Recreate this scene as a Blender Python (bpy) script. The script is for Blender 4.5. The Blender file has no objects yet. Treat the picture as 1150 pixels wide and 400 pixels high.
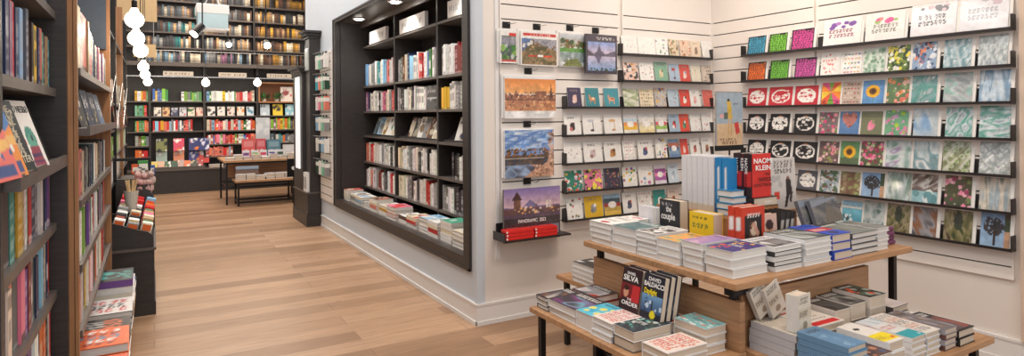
import bpy, math, random
import numpy as np
from mathutils import Matrix, Vector

sc = bpy.context.scene
COL = sc.collection
random.seed(7)
RNG = np.random.default_rng(7)

# ------------------------------------------------------------------ camera
F_PX, YAW, ROLL, CY, CAM_H = 692.5, 0.5275, -0.0076, 128.2, 1.5
fwd = np.array([math.sin(YAW), math.cos(YAW), 0.0])
rgt = np.array([math.cos(YAW), -math.sin(YAW), 0.0])
upv = np.array([0.0, 0.0, 1.0])
r2 = math.cos(ROLL) * rgt + math.sin(ROLL) * upv
u2 = -math.sin(ROLL) * rgt + math.cos(ROLL) * upv
cam_d = bpy.data.cameras.new('camera')
cam = bpy.data.objects.new('camera', cam_d)
COL.objects.link(cam)
sc.camera = cam
cam_d.sensor_fit = 'HORIZONTAL'
cam_d.sensor_width = 36
cam_d.lens = 36 * F_PX / 1150
cam_d.shift_y = -(200 - CY) / 1150
cam_d.clip_start = 0.05
cam.matrix_world = Matrix(((r2[0], u2[0], -fwd[0], 0), (r2[1], u2[1], -fwd[1], 0), (r2[2], u2[2], -fwd[2], CAM_H), (0, 0, 0, 1)))

# ------------------------------------------------------------------ world, lights, exposure
sc.view_settings.view_transform = 'Standard'
sc.view_settings.look = 'None'
sc.view_settings.gamma = 1
sc.view_settings.use_curve_mapping = False
sc.view_settings.exposure = -0.08
w = bpy.data.worlds.new('daylight')
sc.world = w
w.use_nodes = True
w.node_tree.nodes['Background'].inputs[0].default_value = (0.93, 0.96, 1.0, 1)
w.node_tree.nodes['Background'].inputs[1].default_value = 0.75

def area(name, loc, size, energy, col, rot=(0, 0, 0), shape='RECTANGLE'):
    l = bpy.data.lights.new(name, 'AREA')
    l.shape = shape
    l.size, l.size_y = size
    l.energy = energy
    l.color = col
    o = bpy.data.objects.new(name, l)
    o.location = loc
    o.rotation_euler = rot
    COL.objects.link(o)
    return o

def spot(name, loc, target, energy, col, ang=90, blend=0.6, rad=0.05):
    l = bpy.data.lights.new(name, 'SPOT')
    l.energy = energy
    l.color = col
    l.spot_size = math.radians(ang)
    l.spot_blend = blend
    l.shadow_soft_size = rad
    o = bpy.data.objects.new(name, l)
    o.location = loc
    d = Vector(target) - Vector(loc)
    o.rotation_euler = d.to_track_quat('-Z', 'Y').to_euler()
    COL.objects.link(o)
    return o

WARM = (1.0, 0.86, 0.74)
NEUT = (1.0, 0.95, 0.90)
area('overhead_fill_light', (0.8, 6.5, 4.3), (2.0, 5.5), 150, NEUT)  # soft fill lights added overhead; no ceiling panels are modelled
area('overhead_fill_light', (1.2, 11.8, 4.3), (2.6, 3.0), 165, WARM)
area('overhead_fill_light', (2.6, 1.6, 3.9), (2.2, 2.6), 27, WARM)
area('overhead_fill_light', (0.3, 1.8, 3.9), (1.2, 3.5), 52, NEUT)
area('front_fill_light', (1.6, -1.1, 1.9), (4.6, 2.6), 24, (1.0, 0.97, 0.94), (math.radians(90), 0, 0))  # fill light added behind the camera; there is no window
# track spots that rake the card walls from above
for p, t, e in (((2.7, 2.3, 3.5), (2.8, 3.9, 1.3), 62), ((3.6, 2.5, 3.5), (3.9, 3.9, 1.2), 62), ((3.1, 3.0, 3.5), (4.38, 2.9, 1.3), 60),
                ((3.0, 1.9, 3.5), (4.38, 2.0, 1.3), 64), ((2.3, 1.0, 3.5), (2.6, 2.0, 0.7), 70)):
    spot('track_spot', p, t, e, WARM, 80, 0.7, 0.035)

# ------------------------------------------------------------------ pixel helpers (measuring the photograph)
CAMP = np.array([0, 0, CAM_H])
def ray(px, py):
    return fwd + r2 * (px - 575) / F_PX - u2 * (py - CY) / F_PX
def onZ(px, py, z):
    d = ray(px, py); return CAMP + d * ((z - CAM_H) / d[2])
def onY(px, py, y):
    d = ray(px, py); return CAMP + d * (y / d[1])
def onX(px, py, x):
    d = ray(px, py); return CAMP + d * (x / d[0])

# ------------------------------------------------------------------ colours and materials
def s2l(c):
    c = np.asarray(c, dtype=float)
    return np.where(c <= 0.04045, c / 12.92, ((c + 0.055) / 1.055) ** 2.4)
def rgb(*c):
    return tuple(float(x) for x in s2l(np.array(c) / 255.0))

CN = {'red': (200, 40, 40), 'dark red': (120, 25, 30), 'orange': (225, 105, 40), 'yellow': (235, 190, 40), 'mustard': (200, 150, 50),
      'green': (60, 130, 60), 'lime green': (130, 185, 60), 'mint': (130, 195, 165), 'teal': (40, 130, 130), 'turquoise': (60, 175, 190),
      'navy': (30, 40, 75), 'blue': (45, 90, 170), 'light blue': (140, 185, 215), 'purple': (110, 70, 140), 'pink': (225, 120, 150),
      'salmon': (225, 125, 105), 'white': (232, 230, 225), 'cream': (225, 212, 185), 'grey': (140, 140, 140), 'slate': (80, 92, 100),
      'black': (28, 27, 28), 'brown': (95, 62, 42), 'tan': (180, 145, 105), 'mauve': (150, 100, 130), 'gold': (190, 140, 50),
      'dark green': (30, 70, 50), 'ivory': (235, 228, 210), 'charcoal': (55, 55, 58)}
def cn(n):
    return np.array(CN[n]) / 255.0

MATS = {}
def mat(name, col, rough=0.5, metal=0.0, var=0.08, scale=20, stretch=(1, 1, 1), bump=0.0, coat=0.0, emit=None, attr=False, detail=4):
    if name in MATS:
        return MATS[name]
    m = bpy.data.materials.new(name)
    m.use_nodes = True
    nt = m.node_tree; N = nt.nodes; L = nt.links
    b = N['Principled BSDF']
    b.inputs['Roughness'].default_value = rough
    b.inputs['Metallic'].default_value = metal
    b.inputs['Coat Weight'].default_value = coat
    b.inputs['Coat Roughness'].default_value = 0.08
    tc = N.new('ShaderNodeTexCoord'); mp = N.new('ShaderNodeMapping'); mp.inputs['Scale'].default_value = stretch
    L.new(tc.outputs['Object'], mp.inputs[0])
    nz = N.new('ShaderNodeTexNoise'); nz.inputs['Scale'].default_value = scale; nz.inputs['Detail'].default_value = detail
    L.new(mp.outputs[0], nz.inputs['Vector'])
    mr = N.new('ShaderNodeMapRange'); mr.inputs['From Min'].default_value = 0.3; mr.inputs['From Max'].default_value = 0.7
    mr.inputs['To Min'].default_value = 1 - var; mr.inputs['To Max'].default_value = 1 + var
    L.new(nz.outputs['Fac'], mr.inputs['Value'])
    vm = N.new('ShaderNodeVectorMath'); vm.operation = 'SCALE'
    if attr:
        at = N.new('ShaderNodeAttribute'); at.attribute_name = 'Col'
        L.new(at.outputs['Color'], vm.inputs[0])
    else:
        vm.inputs[0].default_value = col[:3]
    L.new(mr.outputs[0], vm.inputs['Scale'])
    L.new(vm.outputs[0], b.inputs['Base Color'])
    if bump:
        bp = N.new('ShaderNodeBump'); bp.inputs['Strength'].default_value = bump; bp.inputs['Distance'].default_value = 0.002
        L.new(nz.outputs['Fac'], bp.inputs['Height']); L.new(bp.outputs[0], b.inputs['Normal'])
    if emit:
        b.inputs['Emission Color'].default_value = (*emit[0], 1); b.inputs['Emission Strength'].default_value = emit[1]
    MATS[name] = m
    return m

PRINT = mat('printed_cover', None, 0.42, var=0.03, scale=40, attr=True)
GLOSS = mat('cellophane_print', None, 0.22, var=0.10, scale=30, attr=True, coat=1.0, bump=0.6)
PAGES = mat('page_edges', rgb(208, 192, 172), 0.85, var=0.12, scale=6, stretch=(1, 1, 120))
WPAGE = mat('white_page_edges', rgb(220, 216, 210), 0.85, var=0.10, scale=6, stretch=(1, 1, 120))
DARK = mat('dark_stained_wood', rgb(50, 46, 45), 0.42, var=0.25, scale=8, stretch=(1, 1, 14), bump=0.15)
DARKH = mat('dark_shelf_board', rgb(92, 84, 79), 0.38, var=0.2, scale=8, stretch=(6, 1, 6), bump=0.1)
OAK = mat('oak_veneer', rgb(160, 114, 76), 0.5, var=0.22, scale=7, stretch=(8, 8, 0.7), bump=0.12)
OAKH = mat('oak_tabletop', rgb(178, 136, 98), 0.45, var=0.2, scale=6, stretch=(0.8, 9, 9), bump=0.1)
OAKV = mat('oak_back_board', rgb(164, 124, 90), 0.45, var=0.2, scale=6, stretch=(0.8, 0.8, 12), bump=0.1)
BLACK = mat('black_metal', rgb(34, 33, 34), 0.35, metal=0.4, var=0.05)
ACRYL = mat('dark_acrylic', rgb(45, 42, 43), 0.3, var=0.05)
WALLC = mat('cool_white_wall_paint', rgb(200, 208, 216), 0.75, var=0.012, scale=3)
WALLW = mat('warm_white_wall_paint', rgb(228, 220, 212), 0.75, var=0.012, scale=3)
TRIMW = mat('white_trim_paint', rgb(228, 226, 224), 0.5, var=0.01, scale=3)
SLATW = mat('white_slat_panel', rgb(234, 227, 220), 0.5, var=0.012, scale=4)
GROOVE = mat('dark_groove', rgb(52, 45, 42), 0.6, var=0.05)
CEILM = mat('ceiling_paint', rgb(205, 203, 200), 0.9, var=0.02, scale=2)
WHITE = mat('white_plastic', rgb(235, 234, 232), 0.4, var=0.02)
CHROME = mat('brushed_steel', rgb(190, 190, 190), 0.25, metal=1.0, var=0.05)
RIBBON = mat('white_lettering', rgb(245, 243, 240), 0.5, var=0.01)
BLKTXT = mat('black_lettering', rgb(25, 24, 26), 0.5, var=0.01)
YELTXT = mat('yellow_lettering', rgb(250, 225, 40), 0.5, var=0.01)
REDTXT = mat('red_lettering', rgb(200, 35, 35), 0.5, var=0.01)
GREYTXT = mat('grey_lettering', rgb(90, 90, 95), 0.5, var=0.01)
BULB = mat('glowing_glass', rgb(255, 240, 220), 0.3, var=0.0, emit=((1.0, 0.86, 0.68), 9.0))
LAMPD = mat('glowing_lens', rgb(255, 240, 220), 0.3, var=0.0, emit=((1.0, 0.93, 0.84), 30.0))
FABRIC = mat('coloured_fabric', None, 0.9, var=0.25, scale=60, attr=True, bump=0.8)
WTEXT = RIBBON

def floor_material():
    m = bpy.data.materials.new('oak_floor_planks'); m.use_nodes = True
    nt = m.node_tree; N = nt.nodes; L = nt.links; b = N['Principled BSDF']
    tc = N.new('ShaderNodeTexCoord')
    br = N.new('ShaderNodeTexBrick')
    br.offset = 0.37; br.offset_frequency = 2
    br.inputs['Scale'].default_value = 1.0; br.inputs['Brick Width'].default_value = 1.9; br.inputs['Row Height'].default_value = 0.185
    br.inputs['Mortar Size'].default_value = 0.0022; br.inputs['Mortar Smooth'].default_value = 0.2
    br.inputs['Color1'].default_value = (0.0, 0.0, 0.0, 1); br.inputs['Color2'].default_value = (1, 1, 1, 1); br.inputs['Mortar'].default_value = (0.3, 0.3, 0.3, 1)
    L.new(tc.outputs['Object'], br.inputs['Vector'])
    cr = N.new('ShaderNodeValToRGB')
    cr.color_ramp.elements[0].color = (*rgb(146, 112, 84), 1); cr.color_ramp.elements[1].color = (*rgb(190, 155, 124), 1)
    e = cr.color_ramp.elements.new(0.5); e.color = (*rgb(168, 132, 101), 1)
    L.new(br.outputs['Color'], cr.inputs[0])
    mp = N.new('ShaderNodeMapping'); mp.inputs['Scale'].default_value = (1.2, 16, 1)
    L.new(tc.outputs['Object'], mp.inputs[0])
    nz = N.new('ShaderNodeTexNoise'); nz.inputs['Scale'].default_value = 3.0; nz.inputs['Detail'].default_value = 8; nz.inputs['Distortion'].default_value = 0.6
    L.new(mp.outputs[0], nz.inputs['Vector'])
    mr = N.new('ShaderNodeMapRange'); mr.inputs['From Min'].default_value = 0.3; mr.inputs['From Max'].default_value = 0.7
    mr.inputs['To Min'].default_value = 0.78; mr.inputs['To Max'].default_value = 1.12
    L.new(nz.outputs['Fac'], mr.inputs[0])
    # knots
    mk = N.new('ShaderNodeMapping'); mk.inputs['Scale'].default_value = (1.1, 2.6, 1)
    L.new(tc.outputs['Object'], mk.inputs[0])
    vo = N.new('ShaderNodeTexVoronoi'); vo.inputs['Scale'].default_value = 1.5
    L.new(mk.outputs[0], vo.inputs['Vector'])
    kr = N.new('ShaderNodeMapRange'); kr.inputs['From Min'].default_value = 0.015; kr.inputs['From Max'].default_value = 0.06
    kr.inputs['To Min'].default_value = 0.42; kr.inputs['To Max'].default_value = 1.0
    L.new(vo.outputs['Distance'], kr.inputs[0])
    mu = N.new('ShaderNodeMath'); mu.operation = 'MULTIPLY'
    L.new(mr.outputs[0], mu.inputs[0]); L.new(kr.outputs[0], mu.inputs[1])
    ms = N.new('ShaderNodeMapRange'); ms.inputs['To Min'].default_value = 1.0; ms.inputs['To Max'].default_value = 0.5
    L.new(br.outputs['Fac'], ms.inputs[0])
    mu2 = N.new('ShaderNodeMath'); mu2.operation = 'MULTIPLY'
    L.new(mu.outputs[0], mu2.inputs[0]); L.new(ms.outputs[0], mu2.inputs[1])
    vm = N.new('ShaderNodeVectorMath'); vm.operation = 'SCALE'
    L.new(cr.outputs[0], vm.inputs[0]); L.new(mu2.outputs[0], vm.inputs['Scale'])
    L.new(vm.outputs[0], b.inputs['Base Color'])
    b.inputs['Roughness'].default_value = 0.38
    bp = N.new('ShaderNodeBump'); bp.inputs['Strength'].default_value = 0.15; bp.inputs['Distance'].default_value = 0.003
    L.new(mu2.outputs[0], bp.inputs['Height']); L.new(bp.outputs[0], b.inputs['Normal'])
    return m
FLOORM = floor_material()

# ------------------------------------------------------------------ mesh builder
BOXF = ((0, 3, 2, 1), (4, 5, 6, 7), (0, 1, 5, 4), (1, 2, 6, 5), (2, 3, 7, 6), (3, 0, 4, 7))
class MB:
    def __init__(s):
        s.v = []; s.f = []; s.c = []; s.smooth = False
    def box(s, x0, x1, y0, y1, z0, z1, c=(1, 1, 1), M=None):
        n = len(s.v)
        pts = [(x0, y0, z0), (x1, y0, z0), (x1, y1, z0), (x0, y1, z0), (x0, y0, z1), (x1, y0, z1), (x1, y1, z1), (x0, y1, z1)]
        if M is not None:
            pts = [tuple(M @ Vector(p)) for p in pts]
        s.v += pts
        s.f += [tuple(n + i for i in q) for q in BOXF]
        s.c += [tuple(c)] * 8
        return s
    def grid(s, o, du, dv, A):
        """A[ny, nx, 3] printed colours; row 0 is the bottom."""
        ny, nx = A.shape[:2]; n = len(s.v)
        o = np.array(o, float); du = np.array(du, float); dv = np.array(dv, float)
        U, V = np.meshgrid(np.linspace(0, 1, nx), np.linspace(0, 1, ny))
        P = o + U[..., None] * du + V[..., None] * dv
        s.v += [tuple(p) for p in P.reshape(-1, 3)]
        s.c += [tuple(p) for p in A.reshape(-1, 3)]
        for j in range(ny - 1):
            for i in range(nx - 1):
                a = n + j * nx + i
                s.f.append((a, a + 1, a + nx + 1, a + nx))
        return s
    def prism(s, pts, axis, a0, a1, c=(1, 1, 1)):
        """outline pts (2-D) pushed along axis 0/1/2"""
        n = len(s.v); k = len(pts)
        for a in (a0, a1):
            for p in pts:
                q = list(p); q.insert(axis, a); s.v.append(tuple(q)); s.c.append(tuple(c))
        s.f.append(tuple(n + i for i in range(k))[::-1]); s.f.append(tuple(n + k + i for i in range(k)))
        for i in range(k):
            j = (i + 1) % k
            s.f.append((n + i, n + j, n + k + j, n + k + i))
        return s
    def tube(s, p0, p1, r0, r1=None, seg=10, c=(1, 1, 1)):
        r1 = r0 if r1 is None else r1
        p0 = Vector(p0); p1 = Vector(p1); d = (p1 - p0).normalized()
        a = d.orthogonal().normalized(); b = d.cross(a); n = len(s.v)
        for p, r in ((p0, r0), (p1, r1)):
            for i in range(seg):
                t = 2 * math.pi * i / seg
                s.v.append(tuple(p + (a * math.cos(t) + b * math.sin(t)) * r)); s.c.append(tuple(c))
        for i in range(seg):
            j = (i + 1) % seg
            s.f.append((n + i, n + j, n + seg + j, n + seg + i))
        s.f.append(tuple(n + i for i in range(seg))[::-1]); s.f.append(tuple(n + seg + i for i in range(seg)))
        return s
    def ball(s, ctr, r, seg=16, rings=10, c=(1, 1, 1), jit=0.0):
        n = len(s.v); r = (r, r, r) if isinstance(r, (int, float)) else r
        for j in range(rings + 1):
            ph = math.pi * j / rings
            for i in range(seg):
                th = 2 * math.pi * i / seg
                k = 1 + (random.uniform(-jit, jit) if 0 < j < rings else 0)
                s.v.append((ctr[0] + r[0] * k * math.sin(ph) * math.cos(th), ctr[1] + r[1] * k * math.sin(ph) * math.sin(th), ctr[2] + r[2] * k * math.cos(ph)))
                s.c.append(tuple(c))
        for j in range(rings):
            for i in range(seg):
                a = n + j * seg + i; b = n + j * seg + (i + 1) % seg
                s.f.append((a, a + seg, b + seg, b))
        return s
    def mesh(s, name, m, smooth=False):
        me = bpy.data.meshes.new(name)
        me.from_pydata(s.v, [], s.f)
        C = np.ones((len(s.v), 4), dtype=np.float32); C[:, :3] = s2l(np.clip(np.array(s.c, dtype=float), 0, 1))
        at = me.color_attributes.new('Col', 'FLOAT_COLOR', 'POINT')
        at.data.foreach_set('color', C.ravel())
        me.materials.append(m)
        if smooth or s.smooth:
            me.polygons.foreach_set('use_smooth', [True] * len(me.polygons))
        me.update()
        return me
    def build(s, name, m, parent=None, M=None, smooth=False, bevel=0.0):
        o = bpy.data.objects.new(name, s.mesh(name, m, smooth))
        COL.objects.link(o)
        if parent is not None:
            o.parent = parent
        if M is not None:
            o.matrix_local = M
        if bevel:
            b = o.modifiers.new('bevel', 'BEVEL'); b.width = bevel; b.segments = 2; b.limit_method = 'ANGLE'
        return o

def fit(label):
    for a in ('thick ', 'slim ', ' covered'):
        if len(label.split()) > 16: label = label.replace(a, '' if a != ' covered' else '', 1)
    while len(label.split()) > 16 and ' the ' in label:
        i = label.rindex(' the '); label = label[:i] + label[i + 4:]
    return label
def tag(o, label, cat, group=None):
    label = fit(label); o['label'] = label; o['category'] = cat
    if group:
        o['group'] = group
    return o
def thing(name, label, cat, M=None, group=None):
    o = bpy.data.objects.new(name, None); o.empty_display_size = 0.05
    COL.objects.link(o)
    if M is not None:
        o.matrix_world = M
    return tag(o, label, cat, group)
def struct(name, mb, m, bevel=0):
    o = mb.build(name, m, bevel=bevel); o['kind'] = 'structure'
    return o
def frame(o, x, y, z=None):
    """placement matrix from an origin and the world directions of local x and y"""
    x = Vector(x).normalized(); y = Vector(y).normalized(); z = x.cross(y).normalized(); y = z.cross(x)
    return Matrix(((x[0], y[0], z[0], o[0]), (x[1], y[1], z[1], o[1]), (x[2], y[2], z[2], o[2]), (0, 0, 0, 1)))
def lettering(parent, txt, x, y, z, size, m, M=None, align='LEFT', width=None, name='title_lettering', bold=0.0):
    cu = bpy.data.curves.new(name, 'FONT'); cu.body = txt; cu.size = size; cu.align_x = align; cu.extrude = 0.0003; cu.offset = bold * size
    cu.materials.append(m)
    o = bpy.data.objects.new(name, cu); COL.objects.link(o); o.parent = parent
    base = Matrix.Translation((x, y, z))
    if M is not None:
        base = base @ M
    if width:
        n = max(len(l) for l in txt.split('\n'))
        k = width / (n * size * 0.56)
        base = base @ Matrix.Diagonal((k, 1, 1, 1))
    bpy.context.view_layer.update()
    me = bpy.data.meshes.new_from_object(o.evaluated_get(bpy.context.evaluated_depsgraph_get()))
    bpy.data.objects.remove(o)
    o = bpy.data.objects.new(name, me); COL.objects.link(o); o.parent = parent
    if not me.materials: me.materials.append(m)
    o.matrix_local = base
    return o

# ------------------------------------------------------------------ printed pictures
GLYPH = ['101110011101100', '011101011010110', '110011101001011', '100111010110101', '011110101100111', '110100110011110', '001111011100110', '101010111010011', '110101001110010', '010111100101110']
class Cv:
    def __init__(s, nx, ny, bg=(1, 1, 1), seed=0):
        s.nx, s.ny = nx, ny
        s.A = np.ones((ny, nx, 3)) * np.array(bg)
        s.U, s.V = np.meshgrid(np.linspace(0, 1, nx), np.linspace(0, 1, ny))
        s.r = np.random.default_rng(seed)
        s.asp = ny / nx
    def put(s, m, c):
        s.A[m] = c; return s
    def rect(s, u0, u1, v0, v1, c):
        return s.put((s.U >= u0) & (s.U <= u1) & (s.V >= v0) & (s.V <= v1), c)
    def ell(s, u, v, ru, rv, c, ring=None):
        d = ((s.U - u) / ru) ** 2 + ((s.V - v) / rv) ** 2
        m = d <= 1
        if ring: m &= d >= ring
        return s.put(m, c)
    def poly(s, pts, c):
        m = np.zeros_like(s.U, bool); n = len(pts)
        for i in range(n):
            (x1, y1), (x2, y2) = pts[i], pts[(i + 1) % n]
            if y1 == y2: continue
            cond = ((s.V >= min(y1, y2)) & (s.V < max(y1, y2)) & (s.U < (s.V - y1) * (x2 - x1) / (y2 - y1) + x1))
            m ^= cond
        return s.put(m, c)
    def grad(s, c0, c1, v0=0, v1=1):
        t = np.clip((s.V - v0) / (v1 - v0), 0, 1)[..., None]
        m = (s.V >= v0) & (s.V <= v1)
        s.A[m] = (np.array(c0) * (1 - t) + np.array(c1) * t)[m]; return s
    def blobs(s, n, cols, r0, r1, u=(0, 1), v=(0, 1)):
        for i in range(n):
            r = s.r.uniform(r0, r1)
            s.ell(s.r.uniform(*u), s.r.uniform(*v), r, r / s.asp, cols[s.r.integers(len(cols))])
        return s
    def noise(s, cols, fu=5, fv=5, u=(0, 1), v=(0, 1), warp=1.0):
        f = np.zeros_like(s.U)
        for k in range(5):
            a, b, p = s.r.uniform(-fu, fu), s.r.uniform(-fv, fv), s.r.uniform(0, 6.28)
            f += np.sin(6.28 * (a * s.U + b * s.V) + p + warp * f)
        f = (f - f.min()) / (f.max() - f.min() + 1e-6)
        q = f * (len(cols) - 1.001); k = q.astype(int); fr = (q - k)[..., None]; fr = fr * fr * (3 - 2 * fr); cc = np.array(cols)
        m = (s.U >= u[0]) & (s.U <= u[1]) & (s.V >= v[0]) & (s.V <= v[1])
        s.A[m] = (cc[k] * (1 - fr) + cc[np.minimum(k + 1, len(cols) - 1)] * fr)[m]; return s
    def photo(s, a=.35, u=(0, 1), v=(0, 1), f0=4):
        """fine tonal detail of a printed photograph"""
        t = np.zeros_like(s.U); am = 1.0; f = f0
        for k in range(4):
            g = s.r.uniform(-1, 1, (int(f * s.asp) + 3, f + 3))
            y = s.V * (g.shape[0] - 1.001); x = s.U * (g.shape[1] - 1.001)
            yi, xi = y.astype(int), x.astype(int); yf, xf = y - yi, x - xi
            t += am * ((g[yi, xi] * (1 - xf) + g[yi, xi + 1] * xf) * (1 - yf) + (g[yi + 1, xi] * (1 - xf) + g[yi + 1, xi + 1] * xf) * yf)
            am *= .75; f *= 2
        m = (s.U >= u[0]) & (s.U <= u[1]) & (s.V >= v[0]) & (s.V <= v[1])
        s.A[m] = np.clip(s.A * (1 + a * t[..., None] * .55), 0, 1)[m]; return s
    def grain(s, a=0.05):
        s.A = np.clip(s.A + s.r.uniform(-a, a, s.U.shape)[..., None], 0, 1); return s
    def text(s, v0, v1, c, u0=0.12, u1=0.88, lines=1, dens=0.7, gap=0.35):
        """rows of small capitals"""
        h = (v1 - v0) / lines; c = np.array(c)
        for l in range(lines):
            a = v1 - (l + 1) * h + h * gap * 0.5; b = v1 - l * h - h * gap * 0.5
            j0, j1 = int(round(a * (s.ny - 1))), int(round(b * (s.ny - 1)))
            H = max(1, j1 - j0 + 1); lw = 3 if H < 8 else max(3, int(H * .55)); i = int(u0 * (s.nx - 1)) + int(s.r.integers(0, 2)); e = int(u1 * (s.nx - 1))
            while i + lw <= e + 1:
                if s.r.random() < .14: i += max(1, lw // 2); continue
                g = GLYPH[s.r.integers(len(GLYPH))]
                for y in range(H):
                    gy = 4 - min(4, int(y * 5 / H)) if H > 2 else 2
                    for x in range(lw):
                        gx = min(2, int(x * 3 / lw))
                        if g[gy * 3 + gx] == '1' and 0 <= j0 + y < s.ny and i + x < s.nx: s.A[j0 + y, i + x] = c if H > 2 else c * .75 + s.A[j0 + y, i + x] * .25
                i += lw + max(1, lw // 4)
        return s
    def ridge(s, base, amp, c, f=3, seed=None, peak=None):
        u = s.U[0]
        y = base + amp * (0.5 * np.sin(6.28 * f * u + s.r.uniform(0, 6)) + 0.3 * np.sin(6.28 * f * 2.3 * u + s.r.uniform(0, 6)) + 0.2 * s.r.uniform(-1, 1, s.nx))
        if peak: y = np.maximum(y, peak[1] - np.abs(u - peak[0]) * peak[2])
        m = s.V <= y[None, :]; lo = getattr(s, '_lo', 0)
        return s.put(m & (s.V >= lo), c)

W_, K_ = np.array((.93, .92, .90)), np.array((.10, .10, .11))
def C(*a): return np.array(a) / 255.0
FLOW = [C(215, 60, 90), C(240, 140, 170), C(200, 90, 140), C(90, 140, 70), C(240, 200, 90), C(60, 110, 60)]

# ------------------------------------------------------------------ the room
WX, CYW, RX, BY = 1.985, 3.911, 4.38, 14.37        # niche wall, card wall, right wall, far wall
struct('floor', MB().box(-1.2, RX + .2, -1.2, BY + .3, -.06, 0), FLOORM)
struct('ceiling', MB().box(-1.2, RX + .2, -1.2, BY + .3, 4.4, 4.5), CEILM)
struct('wall_left', MB().box(-1.0, -.9, -1.2, BY, 0, 4.4), WALLC)
struct('wall_back', MB().box(-1.2, RX, BY + .02, BY + .14, 0, 4.4), WALLC)
struct('wall_right', MB().box(RX, RX + .14, -1.2, CYW, 0, 4.4), WALLW)
struct('wall_card', MB().box(WX + .06, RX + .14, CYW, CYW + .06, 0, 4.4), WALLW)
NY0, NY1, NZ0, NZ1 = 4.0, 7.86, .365, 2.705       # niche opening incl. frame
wn = MB()
wn.box(WX, WX + .06, CYW, NY0, 0, 4.4).box(WX, WX + .06, NY1, 9.6, 0, 4.4).box(WX, WX + .06, NY0, NY1, 0, NZ0).box(WX, WX + .06, NY0, NY1, NZ1, 4.4)
wn.box(WX, 3.2, 9.54, 9.6, 0, 4.4)
struct('wall_niche', wn, WALLC)
struct('wall_far_side', MB().box(3.1, 3.2, 9.6, BY, 0, 4.4), WALLC)
def skirting(name, x0, x1, y0, y1, dirx, diry, h=.153):
    m = MB()
    m.box(x0 - (.012 if dirx < 0 else 0), x1, y0 - (.012 if diry < 0 else 0), y1, 0, h - .012)
    m.box(x0 - (.020 if dirx < 0 else 0), x1, y0 - (.020 if diry < 0 else 0), y1, 0, .03)
    m.box(x0 - (.017 if dirx < 0 else 0), x1, y0 - (.017 if diry < 0 else 0), y1, h - .016, h)
    return struct(name, m, TRIMW)
skirting('baseboard_niche', WX - .002, WX, CYW, 8.56, -1, 0)
skirting('baseboard_card', WX - .015, RX, CYW - .002, CYW, 0, -1)
skirting('baseboard_right', RX - .002, RX, -1.0, CYW, -1, 0)
# light pilaster strip that ends the right-hand card wall
struct('trim_right', MB().box(RX - .035, RX, 1.1, 1.61, .155, 4.4), mat('pale_oak_trim', rgb(212, 190, 172), .5, var=.06, scale=5, stretch=(8, 8, .6)))
struct('trim_corner', MB().box(WX - .006, WX + .03, CYW - .006, CYW + .03, .155, 4.4), WALLC)
struct('trim_card', MB().box(2.135, 2.165, CYW - .012, CYW, .45, 4.4), TRIMW)

# slat panels with dark grooves
PITCH, ZTOP = .1078, 2.30
def slat_panel(label, axis, a0, a1, zb, zt, grooves):
    """axis 'y': panel on the card wall between x=a0..a1; axis 'x': on the right wall between y=a0..a1"""
    m = MB(); th = .018; g = MB()
    def put(mb, u0, u1, z0, z1, d0, d1):
        if axis == 'y': mb.box(u0, u1, CYW - d1, CYW - d0, z0, z1)
        else: mb.box(RX - d1, RX - d0, u0, u1, z0, z1)
    ks = [k for k in range(-12, 30) if zb + .02 < ZTOP - k * PITCH < zt - .02 and k >= 0]
    zs = [ZTOP - k * PITCH for k in ks]
    last = zb
    for z in sorted(zs):
        put(m, a0, a1, last, z - .0045, 0, th); last = z + .0045
        put(m, a0, a0 + .012, z - .0045, z + .0045, 0, th); put(m, a1 - .012, a1, z - .0045, z + .0045, 0, th)
        put(g, a0 + .012, a1 - .012, z - .0045, z + .0045, 0, .006)
    put(m, a0, a1, last, zt, 0, th)
    o = m.build('slat_panel', SLATW); tag(o, label, 'display panel')
    g.build('groove', GROOVE, o)
    return o
slat_panel('white slat panel on the card wall behind the hanging calendars', 'y', 2.17, 3.285, .60, 2.62, 0)
slat_panel('white slat panel on the card wall reaching the inner corner', 'y', 3.315, 4.36, .50, 2.62, 0)
slat_panel('white slat panel on the side wall next to the inner corner', 'x', 2.90, 3.895, .50, 2.62, 0)
slat_panel('wide white slat panel on the side wall under the plastic wrapped cards', 'x', 1.648, 2.88, .50, 2.62, 0)

# ------------------------------------------------------------------ generic builders
def book(name, M, w, h, t, cover=(.9, .9, .9), front=None, spine=None, pages=None, label='', cat='book', group=None, parts=True, m=None, b=None):
    """local frame: x spine->fore-edge, y foot->head, z back->front cover"""
    b = b or min(.003, t * .12)
    mb = MB(); c = tuple(cover)
    mb.box(0, w, 0, h, 0, b, c)
    mb.box(0, w, 0, h, t - b, t - .0004, c)
    mb.box(0, b, 0, h, b, t - b, c)
    if front is not None:
        mb.grid((0, 0, t), (w, 0, 0), (0, h, 0), front.A)
    if spine is not None:
        mb.grid((-.0003, 0, 0), (0, 0, t), (0, h, 0), spine.A)
    o = mb.build(name, m or PRINT, M=M)
    tag(o, label, cat, group)
    if parts:
        MB().box(b, w - .0035, .0035, h - .0035, b, t - b).build('page_block', pages or PAGES, o)
    return o

def spine_cv(base, seed, dark=None):
    r = np.random.default_rng(seed)
    c = Cv(4, 22, base, seed)
    lum = float(np.mean(base))
    ink = W_ if lum < .55 else C(165, 158, 155) if lum > .7 else K_
    k = r.integers(0, 6)
    if k in (0, 1, 2):
        for a, b2 in ((.38, .82), (.16, .30)):
            for i, v in enumerate(np.linspace(0, 1, 22)):
                if a < v < b2 and r.random() < .62:
                    c.A[i, 1:3] = ink * .5 + np.array(base) * .5
    if k == 3:
        c.rect(0, 1, .72, .95, np.clip(np.array(base) * .6 + .05, 0, 1)); c.rect(.2, .8, .3, .6, ink)
    if k == 4:
        c.rect(0, 1, 0, .14, ink * .8 + np.array(base) * .2)
    c.rect(0, 1, .03, .06, ink * .5 + np.array(base) * .5)
    return c

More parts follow.
